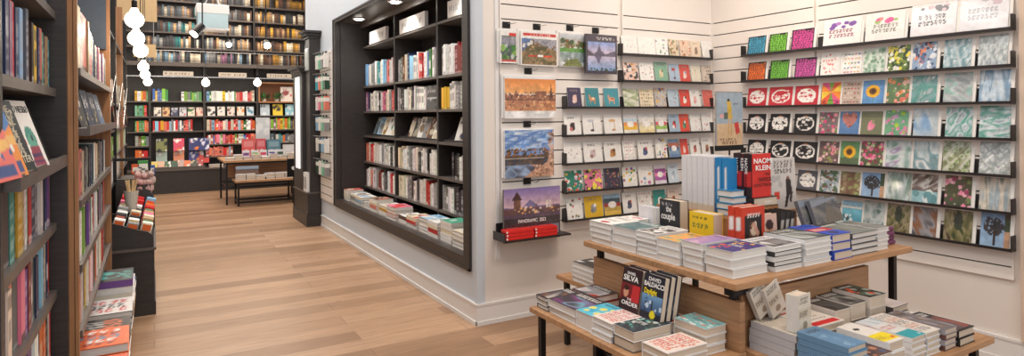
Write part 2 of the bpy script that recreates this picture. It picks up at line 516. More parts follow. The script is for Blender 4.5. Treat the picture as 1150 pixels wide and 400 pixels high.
def fill_widths(total, tmin, tmax, rng):
    out = []; s = 0
    while True:
        t = rng.uniform(tmin, tmax)
        if s + t > total: break
        out.append(t); s += t
    return out
ORD = ['first', 'second', 'third', 'fourth', 'fifth', 'sixth', 'seventh', 'eighth', 'ninth', 'tenth', '11th', '12th', '13th', '14th', '15th', '16th', '17th', '18th', '19th', '20th']
def ordn(i):
    if i < len(ORD): return ORD[i]
    k = i + 1
    return f'{k}' + {1: 'st', 2: 'nd', 3: 'rd'}.get(k % 10 if k % 100 not in (11, 12, 13) else 0, 'th')

def book_row(name, start, along, outn, length, z, cols, hr, tr, depth, where, group, frm, seed=0, parts=True, cat='book', lean_last=True, gapp=.03, spines=True, exact=False, jut=.012):
    """a row of upright books; start: world point of the spine plane, along: direction of growing position, outn: direction the spines face.
    frm: phrase naming where counting starts"""
    rng = np.random.default_rng(seed)
    along = Vector(along); outn = Vector(outn); up = Vector((0, 0, 1))
    x = -outn; zc = x.cross(up)           # local z (towards the front cover)
    same = zc.dot(along) > 0
    if exact:
        k = length / sum(c[1] for c in cols); items = [(c[0], c[1] * k, (c[2] if len(c) > 2 else None)) for c in cols]
    else:
        ws = fill_widths(length, tr[0], tr[1], rng); items = []
        prev = None
        for t in ws:
            c = cols[rng.integers(len(cols))]
            items.append((c, t, None))
    pos = 0; out = []
    for i, (cname, t, hh) in enumerate(items):
        if not exact and rng.random() < gapp and i > 2:
            pass
        h = hh or rng.uniform(*hr); d = depth * rng.uniform(.86, 1.0)
        base = np.clip(cn(cname) * rng.uniform(.86, 1.12) + rng.uniform(-.03, .03, 3), 0, 1)
        tt = t * .965
        o = Vector(start) + along * (pos + (0 if same else tt)) + outn * rng.uniform(-jut, 0)
        o.z = z
        M = frame(o, x, up)
        th = 'slim' if t < tr[0] * .55 + tr[1] * .45 and t < .024 else 'thick' if t > .034 else ''
        lab = ' '.join(f'{th} {cname} book on {where}, {ordn(i)} from {frm}'.split())
        out.append(book(name, M, d, h, tt, base, None, spine_cv(base, seed * 97 + i) if spines else None, WPAGE, lab, cat, group, parts))
        pos += t
        if pos > length + 1e-6: break
    return out

def face_book(name, bl, xdir, ydir, w, h, t, cv, label, cat='book', group=None, cover=(.9, .88, .84), parts=True, m=None, pages=None, spine=None):
    """book shown cover-out; bl = bottom-left corner of the FRONT cover"""
    x = Vector(xdir).normalized(); y = Vector(ydir).normalized(); z = x.cross(y).normalized()
    o = Vector(bl) - z * t
    return book(name, frame(o, x, y), w, h, t, cover, cv, spine, pages, label, cat, group, parts, m)

def stack(name, x0, y0, z0, wx, wy, hs, side, cvs, label_top, where, group, pages=None, jit=.006, cover=(.92, .91, .9), seed=0, cat='book', covers=None, spine_in=None):
    """books lying in a pile. side: which way the head of the books points ('+X', '+Y'...); cvs: picture of the top cover(s)"""
    rng = np.random.default_rng(seed + 11); z = z0; n = len(hs); obs = []
    D = {'+X': Vector((1, 0, 0)), '-X': Vector((-1, 0, 0)), '+Y': Vector((0, 1, 0)), '-Y': Vector((0, -1, 0))}
    yd = D[side]; xd = yd.cross(Vector((0, 0, 1)))
    w, h = (wy, wx) if side[1] == 'X' else (wx, wy)
    for i, t in enumerate(hs):
        top = i == n - 1
        a = rng.uniform(-.02, .02) if jit else 0
        ctr = Vector((x0 + wx / 2 + rng.uniform(-jit, jit), y0 + wy / 2 + rng.uniform(-jit, jit), z))
        xr = Matrix.Rotation(a, 3, 'Z') @ xd; yr = Matrix.Rotation(a, 3, 'Z') @ yd
        o = ctr - xr * w / 2 - yr * h / 2
        pos = 'top' if top else ('bottom' if i == 0 else f'{ordn(n - 1 - i)}')
        lab = f'{label_top}, {pos} of {where}' if top or n == 1 else f'{label_top.split(" with ")[0].split(" showing ")[0]}, {pos} of {where}'
        cvr = (covers[i % len(covers)] if covers else cover)
        sp = None
        obs.append(book(name, frame(o, xr, yr), w, h, t - .0012, cvr, cvs if top else None, sp, pages, lab, cat, group))
        z += t
    return obs

# ------------------------------------------------------------------ niche bookcase in the white wall
nb = thing('built_in_bookcase', 'dark framed bookcase recessed into the white wall with three bays', 'bookcase', Matrix.Translation((WX, 5.9, NZ0)))
def part(name, mb, m, parent, bevel=0, kind=None):
    """mesh given in world coordinates, parented to a thing that stands at its own place"""
    o = mb.build(name, m, bevel=bevel)
    o.parent = parent
    o.matrix_parent_inverse = parent.matrix_world.inverted() if parent.type == 'EMPTY' else Matrix()
    if kind: o['kind'] = kind
    return o
bpy.context.view_layer.update()
X0 = WX - .014
part('frame', MB().box(X0, WX + .05, NY0, NY0 + .11, NZ0, NZ1).box(X0, WX + .05, NY1 - .10, NY1, NZ0, NZ1)
     .box(X0, WX + .05, NY0 + .11, NY1 - .10, NZ1 - .05, NZ1).box(X0, WX + .05, NY0 + .11, NY1 - .10, NZ0, NZ0 + .092)
     .box(X0 - .008, X0, NY0, NY0 + .02, NZ0, NZ1).box(X0 - .008, X0, NY1 - .02, NY1, NZ0, NZ1)
     .box(X0 - .008, X0, NY0, NY1, NZ1 - .02, NZ1).box(X0 - .008, X0, NY0, NY1, NZ0, NZ0 + .02), DARK, nb)
NI0, NI1, NXF, NXB = 4.11, 7.74, 2.32, 2.64
part('back_panel', MB().box(NXB, NXB + .02, NI0 - .02, NI1 + .02, NZ0 + .05, 2.68), DARK, nb)
for y0, y1 in ((NI0 - .02, NI0), (NI1, NI1 + .02)):
    part('side_panel', MB().box(WX + .05, NXB, y0, y1, NZ0 + .05, 2.68), DARK, nb)
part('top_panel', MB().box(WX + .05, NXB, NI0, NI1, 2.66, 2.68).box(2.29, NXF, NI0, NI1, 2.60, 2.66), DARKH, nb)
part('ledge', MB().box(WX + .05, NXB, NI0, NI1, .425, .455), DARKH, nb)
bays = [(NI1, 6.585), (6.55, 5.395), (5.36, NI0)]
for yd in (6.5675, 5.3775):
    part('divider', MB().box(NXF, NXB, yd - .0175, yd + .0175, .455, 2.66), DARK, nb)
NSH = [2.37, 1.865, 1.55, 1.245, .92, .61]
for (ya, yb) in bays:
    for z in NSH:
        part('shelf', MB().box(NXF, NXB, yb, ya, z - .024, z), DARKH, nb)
bayn = ['far bay', 'middle bay', 'near bay']
# little lit header signs
for (ya, yb, t, bn) in ((7.45, 6.84, 'Home + Living', 'far'), (6.38, 5.66, 'Cook + Bake', 'middle'), (5.12, 4.80, 'Art', 'near')):
    s = MB().box(NXF - .004, NXF + .03, yb, ya, 2.372, 2.372 + .15).build('header_sign', WHITE)
    tag(s, f'white sign block on the top shelf of the {bn} niche bay', 'sign', 'header signs in the niche bookcase')
    sc_ = Cv(34, 9, W_, 3).text(.3, .7, C(150, 150, 150), .1, .9, 1, .6)
    MB().grid((0, 0, 0), (ya - yb, 0, 0), (0, .15, 0), sc_.A).build('sign_face', PRINT, s, frame((NXF - .006, ya, 2.372), (0, -1, 0), (0, 0, 1)))
# puck lights under the niche top
for i, (y, bn) in enumerate(((7.30, 'far'), (6.02, 'middle'), (4.72, 'near'))):
    t = thing('puck_light', f'round recessed downlight over the {bn} bay of the niche bookcase', 'light', Matrix.Translation((2.14, y, 2.655)), 'niche downlights')
    ring = MB().tube((0, 0, -.004), (0, 0, .004), .075, .075, 28).build('trim_ring', WHITE, t)
    MB().tube((0, 0, -.012), (0, 0, -.003), .045, .05, 24).build('lens', LAMPD, ring)
    l = spot('puck_lamp', (2.14, y, 2.63), (2.26, y, 0), 30, NEUT, 125, .8, .04)

NIC = {(0, 0): ['light blue', 'white', 'grey', 'white', 'teal', 'white', 'light blue', 'salmon', 'white', 'dark red'],
       (1, 0): ['grey', 'slate', 'brown', 'orange', 'cream', 'navy', 'light blue', 'white', 'white', 'salmon', 'red', 'red', 'white', 'blue', 'green', 'white', 'grey'],
       (2, 0): ['white', 'white', 'dark red', 'navy', 'grey', 'white', 'ivory', 'white'],
       (0, 1): ['mauve', 'navy', 'ivory', 'white', 'white', 'charcoal', 'white', 'pink', 'cream', 'grey', 'red'],
       (1, 1): ['grey', 'black', 'white', 'white', 'cream', 'charcoal', 'white', 'white', 'white', 'white'],
       (2, 1): ['yellow', 'white', 'grey', 'blue', 'white', 'black', 'white', 'salmon', 'white'],
       (0, 3): ['salmon', 'white', 'red', 'ivory', 'white', 'white', 'grey', 'white', 'white', 'charcoal', 'white'],
       (1, 3): ['cream', 'white', 'white', 'grey', 'white', 'ivory', 'charcoal', 'white', 'white', 'black', 'white', 'white'],
       (2, 3): ['black', 'white', 'red', 'white', 'charcoal', 'grey', 'white', 'black', 'white', 'red'],
       (0, 4): ['white', 'white', 'salmon', 'white', 'grey', 'dark red', 'white', 'charcoal', 'white', 'red', 'white'],
       (1, 4): ['cream', 'ivory', 'white', 'grey', 'black', 'white', 'charcoal', 'white', 'white', 'red', 'white', 'grey'],
       (2, 4): ['grey', 'white', 'black', 'slate', 'yellow', 'light blue', 'black', 'white', 'navy']}
rown = {0: 'the upper row', 1: 'the second row', 3: 'the fourth row', 4: 'the lowest row'}
rz = {0: 1.865, 1: 1.55, 3: .92, 4: .61}
for (b, r), names in NIC.items():
    ya, yb = bays[b]
    start = ya - .05; L = start - yb - .03
    if (b, r) == (1, 1): L -= .30
    if (b, r) == (2, 3): start -= .22; L -= .22
    rr = random.Random(b * 7 + r)
    avg = {0: .075, 1: .075, 3: .075, 4: .07}[r]
    n = max(len(names), int(L / .043))
    items = []
    for i in range(n):
        c = names[int(i * len(names) / n)] if n > len(names) else names[i]
        items.append((c, rr.uniform(.6, 1.4), rr.uniform(.235, .29) if r == 0 else rr.uniform(.20, .25)))
    book_row('hardcover_book', (NXF + .012, start, 0), (0, -1, 0), (-1, 0, 0), L, rz[r], items, (.2, .26), (.02, .05), .2,
             f'{rown[r]} of the {bayn[b].replace(" bay", "")} niche bay', 'hardcovers in the niche bookcase', 'its far end', seed=b * 10 + r, exact=True)
# slanted displays on the middle shelf of every bay
def fig_cover(bg, fig, seed, txt=True):
    c = Cv(14, 20, bg, seed); c.blobs(4, fig, .1, .3, (.2, .8), (.1, .6))
    ink = K_ if np.mean(bg) > .5 else W_
    if txt: c.text(.74, .9, ink, .15, .85, 2, .8)
    return c
for b, seq in enumerate(([('slate', 'slate'), ('light blue', 'grey'), ('cream', 'mustard'), ('white', 'teal'), ('ivory', 'salmon')],
                         [('brown', 'orange'), ('black', 'cream'), ('white', 'tan'), ('grey', 'tan'), ('brown', 'cream'), ('ivory', 'grey')],
                         [('white', 'navy'), ('light blue', 'slate'), ('black', 'white')])):
    ya, yb = bays[b]
    n = len(seq); step = (ya - yb - .35) / n
    h = thing('display_rest', f'dark slanted book rest in the {bayn[b]} of the niche', 'book rest', Matrix.Translation((NXF, (ya + yb) / 2, 1.246)), 'book rests in the niche')
    MB().prism([(.06, 0), (.27, 0), (.30, .20), (.285, .205)], 1, -(ya - yb) / 2 + .03, (ya - yb) / 2 - .03).build('backboard', ACRYL, h)
    MB().box(.03, .06, -(ya - yb) / 2 + .03, (ya - yb) / 2 - .03, 0, .02).build('lip', ACRYL, h)
    for i, (c1, c2) in enumerate(seq):
        y = ya - .28 - i * step
        xd = Vector((.30, -1, 0)).normalized(); up = Vector((.42, 0, 1))
        bl = Vector((NXF + .035 - .004 * (i % 2), y, 1.268))
        cv = fig_cover(cn(c1), [cn(c2), cn('cream') * .9, cn(c2) * .7], 50 + b * 9 + i)
        face_book('hardcover_book', bl, xd, up, .16, .225, .018, cv, f'{c1} book with {c2} picture shown cover out, {bayn[b]}, {ordn(i)} from far end', group='hardcovers in the niche bookcase', cover=cn(c1))
cvbw = Cv(16, 20, C(70, 70, 72), 5).blobs(9, [C(190, 190, 190), C(30, 30, 32), C(120, 120, 120)], .05, .16).text(.72, .82, W_, .1, .9, 1, .8).rect(0, 1, .45, .52, C(200, 200, 200))
face_book('hardcover_book', (NXF + .02, 5.70, 1.551), (0, -1, 0), (.08, 0, 1), .25, .235, .03, cvbw, 'black and white photo book facing out in the second row of the niche', group='hardcovers in the niche bookcase', cover=C(60, 60, 62))

# piles along the niche ledge
LED = [(7.50, .20, 4, 'red', 'cream'), (7.22, .24, 3, 'white', 'grey'), (6.96, .22, 3, 'white', 'light blue'), (6.70, .22, 2, 'cream', 'grey'), (6.42, .24, 4, 'brown', 'salmon'),
       (6.12, .26, 3, 'white', 'mustard'), (5.82, .26, 4, 'pink', 'red'), (5.56, .22, 2, 'white', 'brown'), (5.28, .24, 3, 'cream', 'red'), (5.02, .22, 4, 'light blue', 'white'), (4.78, .21, 4, 'white', 'red'), (4.53, .22, 5, 'green', 'white'), (4.27, .22, 4, 'cream', 'white')]
for i, (y, ln, n, c1, c2) in enumerate(LED):
    cv = fig_cover(cn(c1), [cn(c2), cn(c2) * .8 + .1], 200 + i)
    if c1 == 'green': cv = Cv(14, 20, C(70, 160, 130), 3).blobs(5, [W_, C(40, 120, 100)], .08, .2)
    hs = [.028 + .006 * ((i + k) % 3) for k in range(n)]
    stack('ledge_book', WX + .07 + (.012 if i % 2 else 0), y, .4555, .19, ln, hs, '+Y' if i % 3 else '+X', cv, f'{c1} covered book with {c2} details', f'the {ordn(i)} pile from the niche ledge far end', 'piled books on the niche ledge', pages=WPAGE, seed=i,
          covers=[cn('white'), cn(c2), cn('cream')])

# ------------------------------------------------------------------ left bookcases
def left_case(label, y0, y1, xf, xb, shelves, mside, mshelf, ztop, zbot=0.0, th=.03, near=True, far=True, xside=None):
    t = thing('bookcase', label, 'bookcase', Matrix.Translation((xf, (y0 + y1) / 2, 0)))
    bpy.context.view_layer.update()
    xs = xside or xf
    if near: part('side_panel', MB().box(xb, xs, y0, y0 + .035, zbot, ztop), mside, t)
    if far: part('side_panel', MB().box(xb, xs, y1 - .035, y1, zbot, ztop), mside, t)
    part('back_panel', MB().box(xb - .02, xb, y0, y1, zbot, ztop), DARK if mside is DARK else OAK, t)
    for z, extra, lip in shelves:
        m = MB().box(xb, xf + extra, y0 + .035, y1 - .035, z - th, z)
        if lip: m.box(xf + extra - .010, xf + extra - .0005, y0 + .036, y1 - .036, z - .001, z + lip)
        part('shelf', m, mshelf, t)
    return t
# first, dark, close to the camera
XF = -.32
c1 = left_case('tall dark bookcase of novels close to the camera on the aisle', 1.913, 2.955, XF, -.64,
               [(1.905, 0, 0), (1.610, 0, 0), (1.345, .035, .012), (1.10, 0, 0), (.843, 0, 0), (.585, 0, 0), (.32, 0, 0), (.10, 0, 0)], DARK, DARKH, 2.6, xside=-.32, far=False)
part('side_panel', MB().box(-.64, -.287, 2.915, 2.954, 0, 2.6), DARK, c1)
t = thing('divider_panel', 'oak faced upright between the dark and the oak bookcases', 'panel', Matrix.Translation((-.268, 2.97, 0)))
MB().box(-.4, 0.0, -.013, .02, 0, 2.6).build('panel_board', OAK, t)
MB().box(-.002, .012, -.013, .02, 0, 2.6).build('edge_strip', OAK, t)
where = {1.905: 'the top shelf', 1.61: 'the upper shelf', 1.10: 'the shelf under the cover-out books', .843: 'the middle shelf', .585: 'the second lowest shelf in view', .32: 'the lowest shelf in view'}
AR = [('salmon', 5, 0.220), ('teal', 3, 0.220), ('navy', 3, 0.220), ('mauve', 2.5, 0.209), ('red', 4.5, 0.220), ('navy', 3, 0.209), ('light blue', 3, 0.215), ('white', 2, 0.220), ('slate', 3, 0.226), ('red', 3.5, 0.204), ('black', 2.2, 0.198), ('yellow', 3, 0.193),
      ('purple', 3, 0.198), ('navy', 2, 0.196), ('dark red', 2.2, 0.198), ('salmon', 3, 0.204), ('mint', 2.5, 0.196), ('navy', 2.5, 0.193), ('tan', 2, 0.189), ('teal', 2.3, 0.182)]
CR = [('orange', 3, 0.204), ('charcoal', 7, 0.209), ('teal', 4, 0.209), ('dark green', 2.5, 0.215), ('mustard', 5, 0.220), ('tan', 2, 0.220), ('white', 2, 0.209), ('mint', 4, 0.204), ('red', 3.5, 0.198), ('navy', 4.5, 0.204), ('grey', 3, 0.198), ('white', 3, 0.209), ('orange', 3, 0.198), ('navy', 2.5, 0.209), ('blue', 2.5, 0.207), ('purple', 3, 0.209), ('mauve', 1.5, 0.204)]
DR = [('white', 3, 0.209), ('black', 2.5, 0.204), ('cream', 2.5, 0.198), ('salmon', 3, 0.209), ('slate', 3.5, 0.204), ('pink', 3, 0.209), ('purple', 2.5, 0.198), ('dark red', 2.5, 0.207), ('grey', 3, 0.209), ('dark green', 2, 0.204), ('navy', 2.5, 0.198), ('light blue', 3, 0.211), ('light blue', 2.5, 0.209), ('brown', 2.2, 0.198), ('white', 2, 0.209), ('navy', 1.8, 0.204), ('red', 2.6, 0.209)]
ER = [('white', 3, 0.209), ('cream', 2.5, 0.209), ('grey', 2.5, 0.198), ('white', 3, 0.209), ('slate', 3.5, 0.204), ('cream', 3, 0.209), ('purple', 2.5, 0.198), ('charcoal', 2.5, 0.207), ('white', 3, 0.209), ('navy', 2, 0.204), ('orange', 3, 0.198), ('orange', 2.5, 0.209), ('black', 2.2, 0.198), ('white', 2.4, 0.209), ('red', 1.8, 0.204)]
TR = [('slate', 3, .2), ('black', 3, .2), ('cream', 3, .2), ('red', 3, .2), ('navy', 3, .2), ('tan', 3, .2), ('charcoal', 3, .2), ('blue', 2, .2), ('white', 3, .19), ('black', 3, .2), ('grey', 2, .2), ('pink', 3, .2), ('navy', 3, .2), ('white', 3, .2)]
for z, items, sd in ((1.905, TR, 1), (1.61, AR, 2), (1.10, CR, 3), (.843, DR, 4), (.585, ER, 5)):
    L = .93 if z != .843 else .93
    book_row('book', (XF - .012, 1.955, 0), (0, 1, 0), (1, 0, 0), L, z, items, (.18, .2), (.02, .03), .135, f'{where[z]} of the dark left bookcase', 'novels in the dark bookcase', 'the camera end', seed=sd, exact=True)
# cover-out novels  on the slanted ledge
def nesbo():
    c = Cv(26, 38, C(238, 234, 226), 4)
    c.ell(.55, .42, .26, .2, C(60, 140, 125)); c.ell(.55, .36, .2, .15, C(90, 165, 140)); c.ell(.6, .44, .08, .05, C(30, 50, 60))
    c.poly([(.2, 0), (.85, 0), (.8, .3), (.3, .3)], C(150, 55, 75)); c.rect(.2, .85, .06, .1, C(70, 40, 90)); c.rect(.25, .8, .16, .19, C(70, 40, 90)); c.ell(.14, .38, .08, .05, C(220, 70, 60))
    return c
def devil():
    c = Cv(24, 36, C(34, 40, 40), 6)
    for v in (.82, .64, .46, .28): c.text(v - .06, v + .05, C(200, 190, 165), .12, .88, 1, .72, .1)
    return c
def tropic(a, b2, seed):
    c = Cv(22, 34, a, seed); c.ell(.55, .78, .5, .2, b2); c.poly([(0, .3), (1, .42), (1, .55), (0, .5)], C(240, 190, 110)); c.rect(.1, .9, .05, .2, C(70, 90, 140)); c.blobs(6, [C(235, 235, 230), C(60, 110, 160)], .04, .1, v=(.3, .7)); return c
xd = Vector((.15, 1, 0)).normalized(); up = Vector((-.22, .40, .85))
for y, cv, cov, lab, hh in ((1.79, tropic(C(235, 120, 110), C(240, 150, 140), 1), C(235, 120, 110), 'pink novel cover out on the slanted ledge nearest the camera', .19),
                            (1.885, tropic(C(240, 150, 70), C(80, 130, 190), 2), C(235, 140, 70), 'orange and blue beach novel cover out on the slanted ledge', .205),
                            (2.02, devil(), C(34, 40, 40), 'black novel with large cream lettering cover out on the slanted ledge', .205),
                            (2.26, nesbo(), C(238, 234, 226), 'white novel with green face drawing cover out on the slanted ledge', .21)):
    o = face_book('book', (-.303, y, 1.352), xd, up, .15, hh, .022, cv, lab, group='novels shown cover out', cover=cov)
    if cv.nx == 26: lettering(o, 'JO NESBØ', .008, .172, .0225, .03, BLKTXT, width=.135, bold=.01)
    if cv.nx == 24:
        for k, s in enumerate(('THE', 'DEVIL', 'AND THE', 'DARK', 'WATER')): lettering(o, s, .075, .172 - k * .036, .0225, .028, mat('cream_lettering', rgb(225, 215, 190)), align='CENTER', width=.11 if k in (1, 4) else .07)
hld = thing('display_rest', 'dark plastic book rest at the end of the slanted ledge', 'book rest', Matrix.Translation((-.33, 2.62, 1.346)))
MB().prism([(-.06, 0), (0, 0), (-.06, .19), (-.075, .19)], 1, -.1, .22).build('backboard', ACRYL, hld)

# second, oak sided, further along
c2 = left_case('tall oak sided bookcase beyond the oak upright', 2.99, 5.06, -.25, -.60, [(1.70, .0, 0), (1.455, .03, .01), (1.165, 0, 0), (.905, 0, 0), (.64, 0, 0)], OAK, DARKH, 2.6, near=False, zbot=.30)
part('header_board', MB().box(-.60, -.27, 4.98, 5.02, 1.96, 2.6), mat('blue_grey_board', rgb(62, 74, 88), .5), c2)
P2 = {1.70: [('cream', 5, .26), ('white', 4, .25), ('black', 3, .26), ('salmon', 9, .265), ('tan', 3, .26), ('red', 5, .22), ('red', 3, .21), ('black', 3, .22), ('blue', 3, .21), ('charcoal', 4, .19), ('lime green', 3, .18), ('navy', 4, .19), ('pink', 3, .2), ('white', 4, .17), ('slate', 4, .18), ('mauve', 4, .19), ('white', 3, .18), ('charcoal', 3, .17), ('grey', 3, .18)],
      1.165: [('white', 4, .2), ('turquoise', 5, .2), ('salmon', 4, .2), ('cream', 5, .19), ('brown', 3, .2), ('black', 4, .2), ('charcoal', 4, .19), ('slate', 4, .2), ('grey', 4, .19), ('black', 3, .2), ('navy', 3, .19), ('charcoal', 4, .19), ('slate', 4, .2), ('white', 3, .19)],
      .905: [('grey', 4, .2), ('white', 5, .2), ('white', 4, .19), ('lime green', 4, .2), ('black', 4, .19), ('cream', 4, .2), ('black', 3, .2), ('purple', 3, .19), ('grey', 4, .2), ('brown', 4, .19), ('charcoal', 4, .2), ('white', 3, .19), ('red', 3, .2)],
      .64: [('brown', 4, .2), ('orange', 3, .19), ('white', 5, .2), ('white', 4, .2), ('slate', 4, .19), ('yellow', 4, .2), ('white', 4, .2), ('mauve', 3, .2), ('navy', 3, .19), ('orange', 4, .2), ('red', 4, .19), ('white', 3, .2), ('pink', 3, .19), ('charcoal', 4, .19)]}
for (z, items), nm in zip(P2.items(), ('the upper shelf', 'the third shelf', 'the fourth shelf', 'the lowest shelf')):
    book_row('book', (-.262, 3.04, 0), (0, 1, 0), (1, 0, 0), 1.78 if z > 1.6 else 1.6, z, items * 2 if z < 1.6 else items, (.18, .2), (.03, .04), .16, f'{nm} of the oak sided bookcase', 'books in the oak sided bookcase', 'the oak upright', seed=int(z * 100), exact=True)
for i, (y, c) in enumerate(((3.35, C(60, 60, 62)), (3.75, C(44, 56, 84)), (4.15, C(38, 48, 72)), (4.5, C(90, 110, 140)))):
    cv = Cv(14, 22, c, i).text(.5, .85, W_, .2, .8, 3, .6).blobs(3, [C(200, 180, 120)], .05, .12, v=(.1, .4))
    face_book('book', (-.275, y, 1.456), (.12, 1, 0), (-.25, 0, 1), .14, .19, .03, cv, f'{"grey" if i == 0 else "pale blue" if i == 3 else "navy"} hardcover cover out in the oak sided bookcase, {ordn(i)} from the oak upright', group='hardcovers cover out in the oak case', cover=c)
# low plinth with piles in front of the oak case
pl = thing('display_plinth', 'low oak plinth under the piles of books beside the oak sided bookcase', 'plinth', Matrix.Translation((-.3, 3.9, 0)))
MB().box(-.3, .19, -.9, 1.12, .26, .30).build('top', OAKH, pl)
MB().box(-.3, .17, -.9, 1.10, 0, .26).build('body', OAK, pl)
def letters_cover(bg, ink, rows, seed, extra=None):
    c = Cv(30, 22, bg, seed)
    for k in range(rows): c.text(.9 - (k + 1) * .8 / rows, .9 - k * .8 / rows, ink[k % len(ink)], .08, .92, 1, .7, .25)
    return c
def orn(bg, ink, seed):
    c = Cv(30, 22, bg, seed); c.ell(.5, .5, .3, .32, ink, ring=.72); c.ell(.35, .55, .12, .14, ink); c.ell(.65, .45, .12, .14, ink); c.text(.05, .14, ink, .2, .8, 1, .6); return c
LP = [(4.42, .36, 5, orn(C(40, 42, 44), C(80, 170, 165), 1), 'dark book with teal ornament', .036, ['white', 'white', 'ivory', 'white', 'purple']),
      (4.04, .34, 3, letters_cover(C(225, 220, 215), [C(190, 40, 45), C(60, 60, 60)], 3, 2), 'white book with red stripe', .034, ['white', 'black', 'black']),
      (3.66, .32, 3, letters_cover(C(40, 38, 38), [C(225, 110, 50), C(200, 195, 190)], 3, 3), 'black book with orange lettering', .034, ['white', 'black', 'black']),
      (3.32, .30, 4, letters_cover(C(230, 105, 45), [W_, C(150, 35, 30), C(90, 140, 170)], 5, 4), 'orange book with white and red lettering', .036, ['white', 'salmon', 'orange', 'orange']),
      (3.02, .27, 3, letters_cover(C(235, 95, 50), [W_, C(240, 235, 225)], 4, 5), 'bright orange book with white lettering', .04, ['white', 'orange', 'red']),
      (4.80, .20, 3, letters_cover(C(60, 80, 120), [C(200, 60, 70), W_], 3, 7), 'blue and red book', .03, ['white', 'navy', 'white'])]
for i, (y, ln, n, cv, lab, t_, cols) in enumerate(LP):
    stack('aisle_book', -.44, y, .3005, .33, ln - .02, [t_ * 1.18] * n, '+Y' if i % 2 else '-X', cv, lab, f'the {ordn(sorted([q[0] for q in LP]).index(y))} pile from the camera on the low plinth', 'piled books on the low plinth', seed=20 + i, covers=[cn(c) for c in cols], pages=WPAGE)

# third: dark metal rack with cross bracing, running to the back
c3 = left_case('dark metal rack of magazines with crossed braces beyond the oak case', 5.10, 9.4, -.29, -.60, [(2.2, 0, 0), (1.62, 0, 0), (1.39, 0, 0), (1.16, 0, 0), (.93, 0, 0), (.5, 0, 0)], BLACK, BLACK, 2.7, th=.02)
for ya in (5.2, 6.6, 8.0):
    part('cross_brace', MB().tube((-.28, ya, 1.42), (-.28, ya + 1.2, 1.86), .004).tube((-.28, ya + 1.2, 1.42), (-.28, ya, 1.86), .004), CHROME, c3)
for yy in (6.5, 7.95):
    part('upright', MB().box(-.60, -.28, yy, yy + .03, 0, 2.7), OAK if yy > 7 else BLACK, c3)
for z, cols, nm in ((1.62, ['cream', 'tan', 'white', 'ivory', 'grey', 'brown'], 'top'), (1.39, ['red', 'red', 'white', 'cream', 'charcoal', 'white', 'red'], 'second'), (1.16, ['lime green', 'cream', 'charcoal', 'white', 'grey'], 'third'), (.93, ['white', 'grey', 'charcoal', 'cream'], 'lowest')):
    for ya, L, sec in ((5.15, 1.3, 'nearest section'), (6.58, 1.3, 'middle section'), (8.02, 1.2, 'farthest section')):
        book_row('box_file', (-.30, ya, 0), (0, 1, 0), (1, 0, 0), L, z, [cn_ for cn_ in cols], (.16, .215), (.05, .14), .2, f'the {nm} shelf, {sec} of the braced rack', 'magazines and books on the braced rack', 'the camera', seed=int(z * 50 + ya * 3), parts=False, cat='magazine')

# ------------------------------------------------------------------ far wall: lower cases
BF = 14.02                                            # front plane of the lower shelves
fx = thing('wall_bookcase', 'long dark bookcase across the far end of the shop', 'bookcase', Matrix.Translation((1.2, BF, 0)))
bpy.context.view_layer.update()
bayx = [(-.75, -.07), (-.03, .89), (.93, 1.90), (1.94, 3.1)]
part('base_cabinet', MB().box(-.8, 3.1, BF - .28, BY, 0, .44), DARK, fx)
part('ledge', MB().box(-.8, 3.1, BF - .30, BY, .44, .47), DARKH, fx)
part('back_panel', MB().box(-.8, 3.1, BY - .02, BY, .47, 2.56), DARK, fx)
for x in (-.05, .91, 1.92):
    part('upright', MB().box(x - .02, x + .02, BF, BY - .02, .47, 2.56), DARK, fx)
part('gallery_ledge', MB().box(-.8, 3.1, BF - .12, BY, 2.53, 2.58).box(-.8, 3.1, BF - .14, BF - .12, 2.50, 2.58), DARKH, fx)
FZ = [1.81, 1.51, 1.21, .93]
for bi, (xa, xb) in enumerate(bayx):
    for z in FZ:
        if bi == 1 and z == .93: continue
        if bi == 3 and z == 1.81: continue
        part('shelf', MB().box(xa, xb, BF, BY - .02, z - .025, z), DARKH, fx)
    if bi != 1: part('shelf', MB().box(xa, xb, BF, BY - .02, .655, .68), DARKH, fx)
rail = MB().box(-.7, 3.0, BF - .10, BF - .07, 2.285, 2.305).build('light_rail', CHROME); tag(rail, 'thin pale rail along the far bookcase under the header signs', 'rail')
for k, (xa, xb, t) in enumerate(((.18, .71, 'Science & Nature'), (1.17, 1.70, 'History'), (2.10, 2.6, 'Biography'))):
    s = MB().box(xa, xb, BF - .095, BF - .075, 2.31, 2.40).build('header_sign', mat('beige_sign_board', rgb(190, 180, 165), .6))
    tag(s, f'long beige header sign on the far bookcase, {ordn(k)} from the left aisle', 'sign', 'header signs on the far bookcase')
    cv = Cv(40, 6, C(190, 180, 165), k + 1).text(.2, .8, C(80, 72, 66), .1, .9, 1, .55)
    MB().grid((0, 0, 0), (xb - xa, 0, 0), (0, .09, 0), cv.A).build('sign_face', PRINT, s, frame((xa, BF - .0965, 2.31), (1, 0, 0), (0, 0, 1)))
def lows(x0, L, z, cols, hr, nm, sd, h=None):
    book_row('shelf_book', (x0, BF + .02, 0), (1, 0, 0), (0, -1, 0), L, z, cols, hr, (.026, .06), .16, nm, 'books in the far bookcase', 'its left end', seed=sd, parts=False)
bn = ['leftmost bay', 'bay beside the leftmost', 'bay with the pendant bulb', 'bay beside the pier']
lows(-.30, .24, 1.81, ['blue', 'yellow', 'orange', 'green', 'white', 'pink'], (.19, .2), 'the top shelf of the leftmost far bay', 1)
lows(-.30, .24, 1.51, ['green', 'green', 'red', 'dark green', 'mint'], (.2, .22), 'the second shelf of the leftmost far bay', 2)
lows(-.30, .24, 1.21, ['orange', 'green', 'green', 'white'], (.2, .22), 'the third shelf of the leftmost far bay', 3)
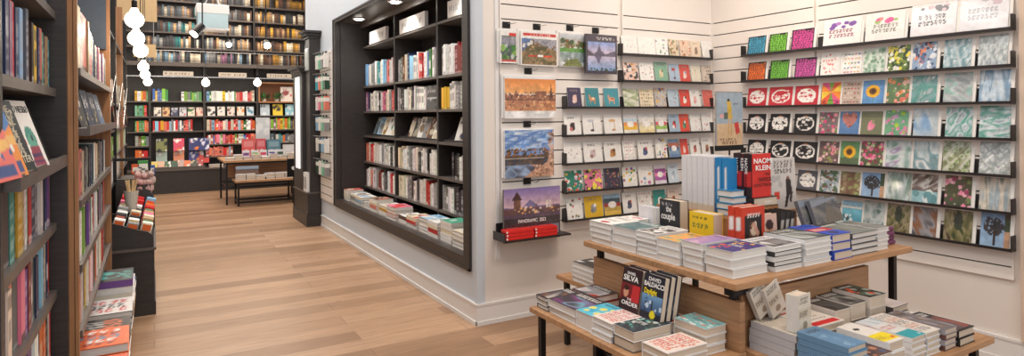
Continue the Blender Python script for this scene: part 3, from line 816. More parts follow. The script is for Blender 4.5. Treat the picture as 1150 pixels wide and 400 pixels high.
lows(-.30, .24, .93, ['green', 'mint', 'lime green', 'grey', 'brown'], (.18, .2), 'the fourth shelf of the leftmost far bay', 4)
lows(-.30, .24, .68, ['red', 'orange', 'white'], (.15, .18), 'the lowest shelf of the leftmost far bay', 5)
lows(0.0, .30, 1.81, ['green', 'yellow', 'lime green', 'white', 'blue', 'pink'], (.16, .26), 'top shelf before the gap, second far bay', 6)
lows(.50, .38, 1.81, ['white', 'green', 'lime green', 'pink', 'grey', 'white'], (.17, .21), 'top shelf after the gap, second far bay', 7)
lows(0.0, .74, 1.21, ['salmon', 'grey', 'cream', 'white', 'red', 'light blue', 'light blue', 'yellow', 'white', 'slate', 'red'], (.18, .23), 'the third shelf of the second far bay', 8)
lows(.95, .94, 1.81, ['red', 'yellow', 'white', 'cream', 'light blue', 'salmon', 'orange', 'green', 'white', 'white'], (.18, .23), 'the top shelf of the third far bay', 9)
lows(.95, .94, 1.21, ['yellow', 'orange', 'red', 'green', 'cream', 'light blue', 'white', 'salmon', 'pink'], (.18, .23), 'the third shelf of the third far bay', 10)
lows(.95, .94, .93, ['red', 'lime green', 'blue', 'white', 'pink', 'white', 'red', 'salmon'], (.17, .21), 'the fourth shelf of the third far bay', 11)
lows(.95, .5, .68, ['light blue', 'salmon', 'red', 'salmon'], (.17, .2), 'the lowest shelf of the third far bay', 12)
lows(1.96, .98, 1.21, ['yellow', 'mustard', 'charcoal', 'mauve', 'red', 'orange', 'lime green', 'cream', 'lime green'], (.2, .26), 'the third shelf of the far bay beside the pier', 13)
lows(2.0, .9, .93, ['grey', 'white', 'teal', 'charcoal', 'orange', 'slate'], (.15, .2), 'the fourth shelf of the far bay beside the pier', 14)
# cover-out books there
def small(c, f, sd): return Cv(8, 10, c, sd).blobs(3, f, .12, .25, v=(.1, .7)).text(.75, .92, K_ if np.mean(c) > .5 else W_, .1, .9, 1, .8)
def fface(x, z, w, h, bg, figs, nm, sd, y=None):
    face_book('shelf_book', (x, (y or BF + .03), z + .002), (1, 0, 0), (0, .15, 1), w, h, .02, small(bg, figs, sd), nm, group='cover-out books in the far bookcase', cover=bg, parts=False)
for i, (bg, fg, n) in enumerate(((C(225, 215, 205), [C(90, 90, 90)], 'white'), (C(225, 180, 130), [C(130, 80, 60)], 'tan'), (C(60, 65, 90), [C(150, 150, 170)], 'navy'), (C(200, 200, 205), [C(200, 60, 50), C(50, 50, 60)], 'grey and red'),
                               (C(220, 210, 190), [C(60, 110, 70)], 'cream and green'), (C(225, 195, 180), [C(190, 110, 100)], 'pale pink'))):
    fface(.02 + i * .148, 1.51, .125, .175, bg, fg, f'{n} book cover out in the second row of the second far bay', i)
for i, (bg, fg, n) in enumerate(((C(225, 220, 215), [C(60, 60, 60)], 'white and black'), (C(220, 215, 205), [C(70, 100, 160)], 'white and blue'), (C(215, 205, 195), [C(120, 60, 60)], 'cream and maroon'), (C(225, 215, 200), [C(220, 140, 60)], 'cream and orange'),
                               (C(205, 220, 228), [C(90, 140, 170)], 'pale blue'))):
    fface(.97 + i * .185, 1.51, .14, .19, bg, fg, f'{n} book cover out in the second row of the third far bay', 10 + i)
for i, (bg, fg, n, w) in enumerate(((C(190, 205, 215), [C(220, 230, 235)], 'pale grey', .19), (C(235, 205, 60), [C(60, 60, 50)], 'yellow and black', .2), (C(150, 205, 220), [C(220, 235, 240)], 'light blue', .19), (C(160, 190, 200), [C(90, 130, 150)], 'blue grey', .16))):
    fface(1.98 + i * .255, 1.51, w, .24, bg, fg, f'{n} book cover out beside the pier in the far bookcase', 20 + i)
for i, (x, bg, fg, n) in enumerate(((.05, C(120, 125, 70), [C(30, 30, 30), C(210, 190, 150)], 'olive and black'), (.35, C(210, 70, 100), [C(120, 160, 220), C(230, 120, 60)], 'pink and blue'), (.62, C(40, 50, 110), [C(230, 120, 50), C(200, 200, 220)], 'navy and orange'), (.80, C(45, 55, 115), [C(210, 210, 230)], 'dark blue'))):
    for k, z in ((0, .82), (1, .56)):
        c2 = bg if k == 0 else [C(170, 190, 180), C(235, 150, 110), C(60, 60, 130), C(210, 70, 60)][i]
        face_book('magazine', (x, BF - .02 - .06 * (1 - k), z), (1, 0, 0), (0, .2, 1), .19, .25, .012, Cv(10, 13, c2, i + k).blobs(5, fg + [W_], .08, .25).text(.8, .95, W_, .1, .9, 1, .8),
                  f'{n if k == 0 else ["grey green", "coral", "dark blue", "red"][i]} magazine in the {["upper", "lower"][k]} row of the far display, {ordn(i)} from the left', cat='magazine', group='magazines in the far bookcase', cover=c2, parts=False)
mr_ = thing('magazine_ledge', 'dark ledge with a row of slanted magazines under the far bookcase', 'ledge', Matrix.Translation((.43, BF - .2, .47)))
MB().box(-.5, .47, -.07, -.06, 0, .05).build('lip', DARKH, mr_)
LB = [C(225, 200, 90), C(220, 170, 150), C(60, 100, 70), C(50, 80, 60), C(190, 160, 150), C(230, 120, 70), C(60, 70, 60), C(170, 60, 60)]
for i, c in enumerate(LB):
    face_book('magazine', (-.03 + i * .113, BF - .235, .475), (1, 0, 0), (0, .45, 1), .107, .17, .02, Cv(8, 10, c, 60 + i).blobs(4, [W_, C(60, 90, 70), C(210, 190, 150)], .1, .25), f'slanted magazine on the far ledge, {ordn(i)} from the left', cat='magazine', group='slanted magazines on the far ledge', cover=c, parts=False)
for i in range(3):
    stack('shelf_book', .98 + i * .3, BF - .24, .4702, .26, .18, [.03, .03], '+Y', small(C(215, 215, 215), [C(150, 150, 155)], i), 'grey covered book', f'the {ordn(i)} low pile on the far ledge', 'low piles on the far ledge', seed=60 + i)
# wood lined box shelf with greenery
wb = thing('display_box', 'oak lined display box with plants at the top of the far bookcase', 'display box', Matrix.Translation((2.45, BF - .02, 1.80)))
bx0, bx1 = -.51, .6
MB().box(bx0, bx1, 0, .3, -.02, .01).box(bx0, bx1, 0, .3, .39, .42).box(bx0, bx0 + .03, 0, .3, .01, .39).box(bx1 - .03, bx1, 0, .3, .01, .39).build('frame', OAK, wb)
MB().box(bx0 + .03, bx1 - .03, .28, .3, .01, .39).build('back_board', mat('warm_oak_back', rgb(150, 95, 60), .5, var=.1, stretch=(1, 1, 8)), wb)
def plant(name, loc, r, n, label, col=(70, 105, 60)):
    t = thing(name, label, 'plant', Matrix.Translation(loc), 'small plants in the display box')
    MB().tube((0, 0, 0), (0, 0, .06), .04, .05, 14).build('pot', mat('clay_pot', rgb(210, 200, 185), .7), t)
    m = MB(); rr = random.Random(n)
    for i in range(40):
        a = rr.uniform(0, 6.28); l = rr.uniform(.05, r); z = rr.uniform(-.04, .1)
        p = Vector((math.cos(a) * l, math.sin(a) * l * .6 - .02, .08 + z)); d = Vector((-math.sin(a), math.cos(a), .4)) * .02
        k = len(m.v); q = p * .55; g = rr.uniform(.8, 1.3)
        m.v += [tuple(q), tuple(p + d), tuple(p * 1.2), tuple(p - d)]; m.c += [tuple(np.clip(C(*col) * g, 0, 1))] * 4; m.f.append((k, k + 1, k + 2, k + 3))
    m.build('foliage', FABRIC, t)
for i, (x, lb) in enumerate(((-.38, 'leafy trailing plant at the left of the oak display box'), (-.12, 'small green plant beside the picture in the oak display box'), (.32, 'green plant right of the picture in the oak display box'))):
    plant('potted_plant', (2.45 + x, BF + .10, 1.812), .13, i + 3, lb)
face_book('framed_picture', (2.40, BF + .06, 1.812), (1, 0, 0), (0, .1, 1), .25, .32, .02, Cv(12, 14, C(235, 225, 215), 4).blobs(5, [C(220, 120, 110), C(160, 80, 80)], .1, .2, v=(.2, .6)).text(.75, .9, C(150, 60, 60), .2, .8, 1, .8), 'white poster card with pink picture in the oak display box', 'picture', None, C(235, 228, 220), parts=False)
face_book('framed_picture', (2.80, BF + .06, 1.812), (1, 0, 0), (0, .1, 1), .18, .26, .02, Cv(8, 10, C(230, 180, 150), 8).blobs(4, [C(190, 120, 90)], .1, .2), 'salmon picture card at the right of the oak display box', 'picture', None, C(230, 180, 150), parts=False)

# ------------------------------------------------------------------ gallery of antique books above
ga = thing('gallery_bookcase', 'tall dark gallery shelving full of antique books above the far bookcase', 'bookcase', Matrix.Translation((1.2, BF + .1, 2.58)))
bpy.context.view_layer.update()
GF = BF + .12
part('back_panel', MB().box(-.8, 3.1, BY - .02, BY, 2.58, 4.38), DARK, ga)
GZ = [2.60, 2.90, 3.205, 3.52, 3.84]
for z in GZ[1:] + [4.15]:
    part('shelf', MB().box(-.78, 3.1, GF, BY - .02, z - .03, z), DARKH, ga)
gx = [-.02, .90, 1.88, 3.0]
for x in gx[1:3]:
    part('upright', MB().box(x - .018, x + .018, GF - .005, BY - .02, 2.58, 4.38), DARK, ga)
part('handrail', MB().tube((-.2, GF - .1, 2.82), (3.0, GF - .1, 2.82), .008), CHROME, ga)

for i in range(17):
    part('rail_post', MB().tube((-.1 + i * .19, GF - .1, 2.58), (-.1 + i * .19, GF - .1, 2.82), .005, seg=6), CHROME, ga)
rest = MB(); cnt = 0
gr = random.Random(12)
PAL = {0: ['slate', 'charcoal', 'tan', 'slate', 'brown', 'charcoal', 'cream', 'slate', 'tan', 'grey'],
       1: ['grey', 'charcoal', 'cream', 'slate', 'brown', 'tan', 'charcoal'],
       2: ['tan', 'gold', 'brown', 'cream', 'mustard', 'tan', 'charcoal', 'brown']}
rows = []
for r, z in enumerate(GZ):
    for b in range(3):
        x = gx[b] + .03; xe = gx[b + 1] - .03
        if b == 0 and r < 2: x = -.25
        k = 0
        while True:
            t = gr.uniform(.03, .062)
            if x + t > xe: break
            if gr.random() < .035: x += gr.uniform(.05, .1); continue
            pal = PAL[b] if r > 0 or b > 1 else ['slate', 'cream', 'light blue', 'grey', 'mauve', 'cream', 'charcoal', 'grey']
            if b == 0 and r in (1, 2, 3) and gr.random() < .12: c = 'teal'
            elif b == 2 and r == 4 and gr.random() < .5: c = 'gold'
            else: c = pal[gr.randrange(len(pal))]
            h = gr.uniform(.17, .235); d = gr.uniform(.12, .16)
            base = np.clip(cn(c) * gr.uniform(.75, 1.1), 0, 1)
            lean = gr.random() < .05
            k += 1
            if cnt < 300:
                M = frame((x, GF + .015 + gr.uniform(0, .02), z), (0, 1, 0), (.0 if not lean else .12, 0, 1))
                book('antique_book', M, d, h, t * .93, base, None, Cv(3, 7, base, cnt).rect(0, 1, .6, .75, np.clip(base * 1.2 + .04, 0, 1)).rect(0, 1, .1, .2, base * .6), None,
                     f'old {c} book, {["lowest", "second", "third", "fourth", "fifth"][r]} gallery shelf, {["first", "middle", "third"][b]} bay, {ordn(k - 1)} along',
                     'antique book', 'antique books on the gallery shelves', parts=False)
                cnt += 1
            else:
                rest.box(x, x + t * .93, GF + .015, GF + .015 + d, z, z + h, base)
            x += t
if rest.v:
    o = rest.build('antique_books', PRINT); tag(o, 'rest of the antique books crowding the top gallery shelves', 'antique books'); o['kind'] = 'stuff'

# ------------------------------------------------------------------ pendant bulbs and ceiling fixtures
for i, (px, py, rp, nm) in enumerate(((151, 22, 9.5, 'nearest and largest'), (153, 43, 8.4, 'second in the row'), (158, 57, 7.4, 'third in the row'), (161, 75, 5.5, 'fourth in the row'), (163, 84, 5.0, 'fifth in the row'), (166, 92, 4.4, 'last in the row by the far bookcase'),
                                      (231, 93, 4.2, 'before the second and third far bays'), (289, 93, 4.0, 'before the oak display box'))):
    p = onZ(px, py, 2.13)
    D = float((p - CAMP) @ fwd); r = rp * D / F_PX
    t = thing('pendant_bulb', f'large glowing globe bulb on a black cord, {nm}', 'pendant light', Matrix.Translation(tuple(p)), 'globe pendant bulbs')
    m = MB().ball((0, 0, 0), r, 24, 16).tube((0, 0, r * .8), (0, 0, r * 1.35), r * .55, r * .3, 16)
    m.build('glass_globe', BULB, t, smooth=True)
    so = MB().tube((0, 0, r * 1.3), (0, 0, r * 2.2), r * .3, r * .3, 14).tube((0, 0, r * 2.2), (0, 0, r * 2.35), r * .3, r * .08, 14).build('socket', BLACK, t)
    MB().tube((0, 0, r * 2.3), (0, 0, 4.4 - p[2]), .004, seg=6).build('cord', BLACK, so)
    l = bpy.data.lights.new('bulb_lamp', 'POINT'); l.energy = 6; l.color = (1, .82, .62); l.shadow_soft_size = r * 1.15
    o = bpy.data.objects.new('bulb_lamp', l); o.location = tuple(p + np.array([0, 0, -r * 1.2 - .02])); l.shadow_soft_size = .02; COL.objects.link(o)
# suspended projector unit
p = onY(239, 17, 11.0)
t = thing('ceiling_projector', 'white box shaped projector hung from the ceiling before the gallery', 'projector', Matrix.Translation(tuple(p)))
wd = 27 * 1.0 * 12.4 / F_PX / 2 * .98
hs_ = MB().box(-wd, wd, -.05, .35, .02, .17).build('housing', WHITE, t, bevel=.01)
MB().box(-wd * .93, wd * .93, -.06, .30, -.21, .015).build('glass_front', mat('pale_glass', rgb(190, 215, 222), .15, var=.1, scale=3), hs_)
MB().box(-wd, wd, -.055, .32, -.235, -.205).build('bottom_rim', WHITE, hs_)
for s in (-1, 1):
    MB().tube((s * .12, .1, .17), (s * .05, .1, .32), .012).tube((s * .05, .1, .32), (s * .12, .1, 4.4 - p[2]), .012).build('bracket_arm', CHROME, t)
p = onY(221, 34, 10.5)
t = thing('track_spotlight', 'silver spotlight tilted down beside the hanging projector', 'spotlight', Matrix.Translation(tuple(p)), 'spotlights before the gallery')
MB().tube((.08, .05, .08), (-.04, -.03, -.06), .055, .07, 18).build('lamp_head', BLACK, t)
MB().tube((-.04, -.03, -.06), (-.046, -.034, -.068), .062, .062, 18).build('lens', LAMPD, t)
MB().tube((.08, .05, .08), (.08, .05, 4.4 - p[2]), .01).build('stem', BLACK, t)
for px, py, Y_, r, nm in ((300, 51, 11.0, .05, 'dazzling round spotlight before the gallery books'), (257, 50, 11.0, .04, 'smaller glowing spotlight left of the dazzling one')):
    p = onY(px, py, Y_)
    t = thing('track_spotlight', nm, 'spotlight', Matrix.Translation(tuple(p)), 'spotlights before the gallery')
    MB().tube((0, .12, .05), (0, 0, 0), r * 1.2, r * 1.35, 18).build('lamp_head', BLACK, t)
    MB().ball((0, -.01, -.005), r, 16, 10).build('lens', mat('bright_lens', rgb(255, 245, 235), .3, var=0, emit=((1, .95, .88), 60)), t, smooth=True)
    MB().tube((0, .12, .05), (0, .12, 4.4 - p[2]), .01).build('stem', BLACK, t)
# tan hanging boards above the aisle
for (xa, xb, ya, yb, Y_, nm) in ((131, 176, -14, 22, 11.5, 'large tan board hung above the left aisle'), (150, 175, 50, 63.5, 12.6, 'small tan board hung low behind the globe bulbs')):
    a = onY(xa, yb, Y_); b = onY(xb, ya, Y_)
    t = thing('hanging_board', nm, 'hanging board', Matrix.Translation(tuple(a)), 'tan hanging boards')
    MB().box(0, b[0] - a[0], 0, .04, 0, b[2] - a[2]).build('board', mat('tan_board', rgb(196, 168, 126), .6, var=.05), t)
    for s in (.1, .9):
        MB().tube(((b[0] - a[0]) * s, .02, b[2] - a[2]), ((b[0] - a[0]) * s, .02, max(4.4 - a[2], b[2] - a[2] + .01)), .005, seg=6).build('hanging_wire', CHROME, t)

# ------------------------------------------------------------------ nested tables in the distance
def nest_table(name, label, x0, x1, y0, y1, z, lx, legs=True, shelf=False, bar=True, th=.035, group=None):
    t = thing(name, label, 'table', Matrix.Translation(((x0 + x1) / 2, (y0 + y1) / 2, 0)), group)
    bpy.context.view_layer.update()
    part('tabletop', MB().box(x0, x1, y0, y1, z - th, z), OAKH, t, bevel=.003)
    q = .03
    for (x, y) in ((x0 + lx, y0 + lx), (x1 - lx, y0 + lx), (x0 + lx, y1 - lx), (x1 - lx, y1 - lx)):
        part('leg', MB().box(x - q / 2, x + q / 2, y - q / 2, y + q / 2, 0, z - th), BLACK, t)
    if bar:
        a, b, c, d = x0 + lx, x1 - lx, y0 + lx, y1 - lx
        for zz in ((.05, z - th - .03) if z < .6 else (.28, z - th - .03)):
            part('stretcher', MB().box(a, b, c - .01, c + .01, zz, zz + .03).box(a, b, d - .01, d + .01, zz, zz + .03).box(a - .01, a + .01, c, d, zz, zz + .03).box(b - .01, b + .01, c, d, zz, zz + .03), BLACK, t)
    return t
FT = nest_table('nesting_table', 'far taller oak topped table on black legs below the wall bookcase', 1.02, 2.36, 11.36, 12.5, .75, .05)
part('back_board', MB().box(1.13, 2.25, 11.9, 11.93, .42, .66), OAKV, FT)
nest_table('nesting_table', 'far lower oak topped bench nested before the taller table', 1.17, 2.14, 11.08, 11.6, .43, .05)
fr = random.Random(3)
for i in range(9):
    x = 1.06 + i * .142
    c1 = [C(200, 205, 208), C(215, 215, 218), C(120, 60, 120), C(120, 150, 70), C(215, 215, 218), C(70, 60, 130), C(50, 80, 60), C(205, 200, 195), C(215, 215, 215)][i]
    stack('gift_box', x, 11.42, .7502, .13, .2, [.045] * (1 + i % 2), '+Y', small(c1, [W_], i), 'small white boxed gift book', f'the {ordn(i)} pile on the far table front', 'boxed books on the far table', seed=80 + i, cover=(.86, .86, .87))
    if 1 < i < 8:
        face_book('gift_box', (x + .005, 11.66, .7505), (1, 0, 0), (0, .1, 1), .115, .15, .04, Cv(8, 10, C(215, 215, 218), i).rect(.1, .9, .4, .75, c1 if i not in (4,) else C(200, 60, 90)), f'upright white boxed book with coloured label on the far table, {ordn(i - 2)} from its left', group='upright boxed books on the far table', cover=(.84, .84, .86), parts=False)
for i, (x, w_, h_, c1, nm) in enumerate(((1.38, .22, .34, C(205, 70, 70), 'red and white'), (1.62, .16, .34, C(190, 60, 70), 'dark red'), (1.80, .24, .32, C(60, 110, 130), 'teal ornament'), (2.08, .24, .22, C(200, 200, 200), 'pale grey'), (1.60, .24, .62, C(205, 212, 215), 'tall pale framed'))):
    if h_ > .5:
        o = face_book('poster_stand', (x + .04, 12.2, .7505), (1, 0, 0), (0, 0, 1), .24, .72, .02, Cv(16, 40, C(70, 66, 62), 9).rect(.0, 1, .42, 1, C(205, 212, 215)).blobs(6, [C(180, 190, 180), C(225, 228, 228)], .1, .25, v=(.5, .95)), 'tall pale poster on a stand behind the far table goods', 'poster', None, C(200, 205, 208), parts=False)
    else:
        face_book('gift_box', (x, 11.98, .7505), (1, 0, 0), (0, .12, 1), w_, h_, .05, Cv(12, 14, c1 * .9 + .08, 20 + i).rect(.15, .85, .55, .85, np.clip(c1 * .6 + .35, 0, 1)).text(.2, .4, W_, .15, .85, 1, .7), f'{nm} box standing at the back of the far table', group='tall boxes on the far table', cover=c1, parts=False)
for i in range(6):
    stack('gift_box', 1.20 + i * .152, 11.14, .4302, .14, .2, [.035, .03, .03] if i != 2 else [.035] * 2, '+Y', small(C(205, 205, 208), [C(150, 150, 155)], i), 'pale paperback', f'the {ordn(i)} pile on the far lower bench', 'piles on the far lower bench', seed=90 + i)
face_book('picture_book', (1.21, 11.37, .50), (1, 0, 0), (0, .15, 1), .36, .15, .02, Cv(18, 8, C(150, 165, 180), 4).rect(0, 1, 0, .45, C(120, 90, 70)).rect(0, 1, .45, .6, C(70, 70, 80)), 'wide picture book propped at the back of the far lower bench', 'book', None, C(150, 165, 180), parts=False)
# black card sign beside the far table
t = thing('counter_sign', 'small black sign with a white bird mark beside the far table', 'sign', Matrix.Translation(tuple(onY(327, 190, 10.0))))
MB().box(-.06, .16, 0, .02, -.12, .16).build('panel', BLACK, t)
MB().box(.03, .07, .003, .017, -onY(327, 190, 10.0)[2], -.12).build('post', BLACK, t)
MB().prism([(.0, .02), (.03, .05), (.045, .035), (.09, .07), (.075, .015), (.05, -.02), (.02, -.01)], 1, -.003, 0).build('bird_mark', RIBBON, t)

# ------------------------------------------------------------------ dark pier cabinets beside the niche
pc = thing('pier_cabinet', 'tall dark pier cabinet with a moulded top at the far end of the white wall', 'cabinet', Matrix.Translation((1.9, 9.0, 0)))
bpy.context.view_layer.update()
def crown(x0, y0, y1, z, s=1.0):
    m = MB()
    for a, b, e in ((0, .03, .02), (.03, .07, .05), (.07, .10, .09)):
        m.box(x0 - e * s, WX, y0 - e * s, y1, z + a, z + b)
    return m
part('plinth', MB().box(1.78, WX - .001, 8.565, 9.52, 0, .15).box(1.79, WX - .001, 8.575, 9.51, .15, .165), DARK, pc)
part('base_box', MB().box(1.80, WX - .001, 8.59, 9.50, .165, .44), DARK, pc)
part('base_top', MB().box(1.785, WX - .001, 8.58, 9.51, .44, .46), DARKH, pc)
part('upright_panel', MB().box(1.84, WX - .001, 8.60, 8.86, .46, 2.55), DARK, pc)
part('crown', crown(1.84, 8.60, 8.86, 2.55), DARK, pc)
pd = thing('pier_cabinet', 'lower dark pier cabinet with a pale glass side just behind the taller pier', 'cabinet', Matrix.Translation((1.85, 9.7, 0)))
bpy.context.view_layer.update()
part('side_panel', MB().box(1.80, 1.983, 8.90, 9.5, .461, 2.08), DARK, pd)
part('crown', crown(1.80, 8.90, 9.5, 2.08, .9), DARK, pd)
part('front_panel', MB().box(1.785, 1.80, 9.04, 9.30, .75, 2.05), mat('lit_frosted_glass', rgb(235, 240, 240), .3, var=.03, emit=((.92, .97, 1.0), .55)), pd)
lb = MB().box(1.825, 1.838, 8.64, 8.84, 2.12, 2.42).build('frosted_panel', mat('frosted_panel', rgb(200, 208, 206), .3, var=.05)); tag(lb, 'pale frosted panel high on the dark pier under its moulding', 'panel')
for i in range(3):
    t = thing('boxed_item', f'white upright boxed item on the pier base, {ordn(i)} from the niche', 'box', Matrix.Translation((1.80, 8.64 + i * .07, .461)), 'white boxes on the pier base')
    MB().box(-.005, .035, 0, .055, 0, .26).build('carton', WHITE, t)
    MB().box(-.006, -.005, .015, .04, .04, .20).build('printed_figure', mat('dark_print', rgb(60, 62, 66), .5), t)

# ------------------------------------------------------------------ slat rack with hanging stationery
pg = thing('wall_rack', 'narrow white slat rack with hanging stationery between pier and niche', 'rack', Matrix.Translation((WX, 8.25, .38)))
MB().box(-.02, -.001, -.31, .30, 0, 1.96).build('rack_panel', SLATW, pg)
gm = MB()
for k in range(18): gm.box(-.0215, -.02, -.31, .30, .08 + k * .108, .088 + k * .108)
gm.build('groove', GROOVE, pg)
HC = [['white', 'mint', 'grey', 'white'], ['turquoise', 'salmon', 'mint', 'dark green'], ['white', 'pink', 'mint', 'salmon'], ['light blue', 'white', 'mint', 'grey'], ['white', 'slate', 'light blue', 'white'], ['dark green', 'white', 'mint', 'grey']]
for r, z in enumerate((1.90, 1.62, 1.35, 1.08, .80, .50)):
    for k in range(4):
        y = 8.49 - k * .15
        h = MB().tube((-.022, y - 8.25, z + .045), (-.13, y - 8.25, z + .05), .003, seg=6).build('hook', CHROME, pg)
        c = HC[r][k]
        t = thing('stationery_pack', f'{c} stationery pack on the wall rack, {ordn(r)} row down, {ordn(k)} from the pier', 'stationery', Matrix.Translation((WX - .05, y, .38 + z)), 'stationery packs on the wall rack')
        MB().box(-.035, .02, -.04, .04, -.16, .02, cn(c)).box(-.037, .022, -.042, .042, -.05, .0, W_).build('pack', PRINT, t)
        MB().box(-.02, .0, -.015, .015, .02, .042).build('hang_tab', BLACK, t)

# ------------------------------------------------------------------ dark display stand with gifts in the aisle
du = thing('display_stand', 'dark stepped display stand with curved side holding small gifts', 'display stand', Matrix.Translation((-.2, 5.9, 0)))
bpy.context.view_layer.update()
part('plinth', MB().box(-.285, .012, 5.415, 6.5, 0, .10), DARK, du)
part('body', MB().box(-.28, .004, 5.425, 6.49, .10, .49), DARK, du)
part('ledge', MB().box(-.285, .016, 5.41, 6.5, .49, .51), DARKH, du)
side = [(-.285, .51), (0.0, .51), (0.0, .585), (-.01, .605), (-.04, .63), (-.12, .655), (-.2, .69), (-.285, .72)]
part('side_panel', MB().prism(side, 1, 5.42, 5.44), DARK, du)
part('side_panel', MB().prism(side, 1, 5.92, 5.94), DARK, du)
side2 = [(-.285, .51), (.01, .51), (.01, .76), (0, .80), (-.03, .83), (-.12, .86), (-.285, .92)]
part('side_panel', MB().prism(side2, 1, 6.4, 6.42), DARK, du)
part('tray', MB().prism([(-.285, .64), (-.02, .56), (-.02, .575), (-.285, .655)], 1, 5.44, 6.4), DARK, du)
part('riser', MB().box(-.28, -.02, 6.42, 6.49, .51, .95), DARK, du)
part('front_lip', MB().box(-.02, -.008, 5.44, 6.4, .53, .60), DARK, du)
PKC = ['white', 'charcoal', 'cream', 'mint', 'red', 'pink', 'light blue', 'yellow', 'salmon', 'white', 'black', 'orange']
gr2 = random.Random(5)
n = 0
for j, y in enumerate((5.50, 5.62, 5.74, 5.86, 6.0, 6.12, 6.24, 6.33)):
    for i, x in enumerate((-.235, -.145, -.058)):
        z0 = .655 - (x + .285) * .302 + .012
        c = [['white', 'charcoal', 'white', 'grey', 'ivory'], ['grey', 'black', 'charcoal', 'white', 'tan'], ['charcoal', 'white', 'white', 'black', 'cream'], ['mint', 'salmon', 'grey', 'cream', 'pink'],
             ['mint', 'white', 'cream', 'charcoal', 'tan'], ['dark green', 'cream', 'pink', 'white', 'red'], ['lime green', 'red', 'red', 'red', 'orange'], ['green', 'red', 'salmon', 'red', 'light blue']][j][i + 2]
        t = thing('gift_pack', f'small {c} gift pack, {ordn(j)} row of the aisle stand, {ordn(i)} from the rack', 'gift', frame((x, y, z0 + .012 * (j % 2) + .012), (1, 0, -.29), (0, 1, 0)), 'gift packs on the aisle stand')
        hh = .05 + .035 * gr2.random() + .012 * j
        MB().box(-.038, .036, -.045, .045, 0, hh, cn(c)).build('carton', FABRIC, t, bevel=.006)
        MB().box(-.03, .028, -.0465, -.045, hh * .3, hh * .85, cn(gr2.choice(PKC))).build('label', PRINT, t)
        n += 1
for i, (px, py) in enumerate(((155, 203), (162, 204), (169, 202), (158, 211), (167, 211))):
    p = onY(px, py, 6.45)
    t = thing('plush_toy', f'pale pink fluffy plush animal hanging at the top of the aisle stand, {ordn(i)} of the cluster', 'plush toy', Matrix.Translation(tuple(p)), 'plush animals on the aisle stand')
    col = C(205 - 8 * (i % 3), 165, 160)
    MB().ball((0, 0, 0), (.042, .035, .05), 12, 8, col, .12).build('body', FABRIC, t)
    MB().ball((0, -.02, .055), (.03, .028, .028), 10, 7, col, .1).ball((-.02, -.02, .082), (.009, .006, .018), 8, 6, col * .8).ball((.02, -.02, .082), (.009, .006, .018), 8, 6, col * .8).build('head', FABRIC, t)
    MB().box(-.002, .002, -.002, .002, .07, .12).build('loop', CHROME, t)
p = onY(157, 196, 6.45)
tp = thing('hanging_bar', 'dark bar holding the plush animals above the aisle stand', 'rail', Matrix.Translation((-.3, 6.45, .95)))
MB().box(.0, .28, -.012, .012, .16, .185).build('rail', BLACK, tp)
for s in (.01, .27): MB().box(s - .01, s + .01, -.012, .012, 0, .16).build('post', BLACK, tp)
for i, (px, py, c, nm) in enumerate(((154, 190, C(220, 90, 40), 'orange'), (161, 186, C(60, 150, 70), 'green'), (168, 191, C(60, 100, 170), 'blue'), (163, 193, C(230, 130, 60), 'pale orange'))):
    p = onY(px, py, 7.6)
    o = MB().box(-.05, .05, 0, .04, -.05, .05, c).box(-.04, .04, -.002, 0, -.03, .02, W_).build('craft_box', PRINT, None, Matrix.Translation(tuple(p)))
    tag(o, f'small {nm} box on the gift stand behind the plush animals', 'box', 'boxes on the gift stand behind')
gs = thing('display_stand', 'low dark stand of coloured boxes behind the plush animals', 'display stand', Matrix.Translation((-.25, 7.7, 0)))
MB().box(-.3, .22, -.12, .3, 0, .86).build('body', DARK, gs)
p = onY(147, 207, 5.9)
cp = thing('glass_cup', 'clear cup of beige sticks standing above the aisle stand', 'cup', Matrix.Translation((p[0], 5.97, .72)))
MB().tube((0, 0, 0), (0, 0, .17), .035, .055, 16).build('cup_body', mat('smoky_cup', rgb(190, 185, 175), .2, coat=1), cp)
m = MB()
for k in range(7): m.tube((.012 * math.cos(k), .012 * math.sin(k), .1), (.04 * math.cos(k), .04 * math.sin(k), .26), .006, .006, 6)
m.build('sticks', mat('beige_stick', rgb(205, 175, 130)), cp)

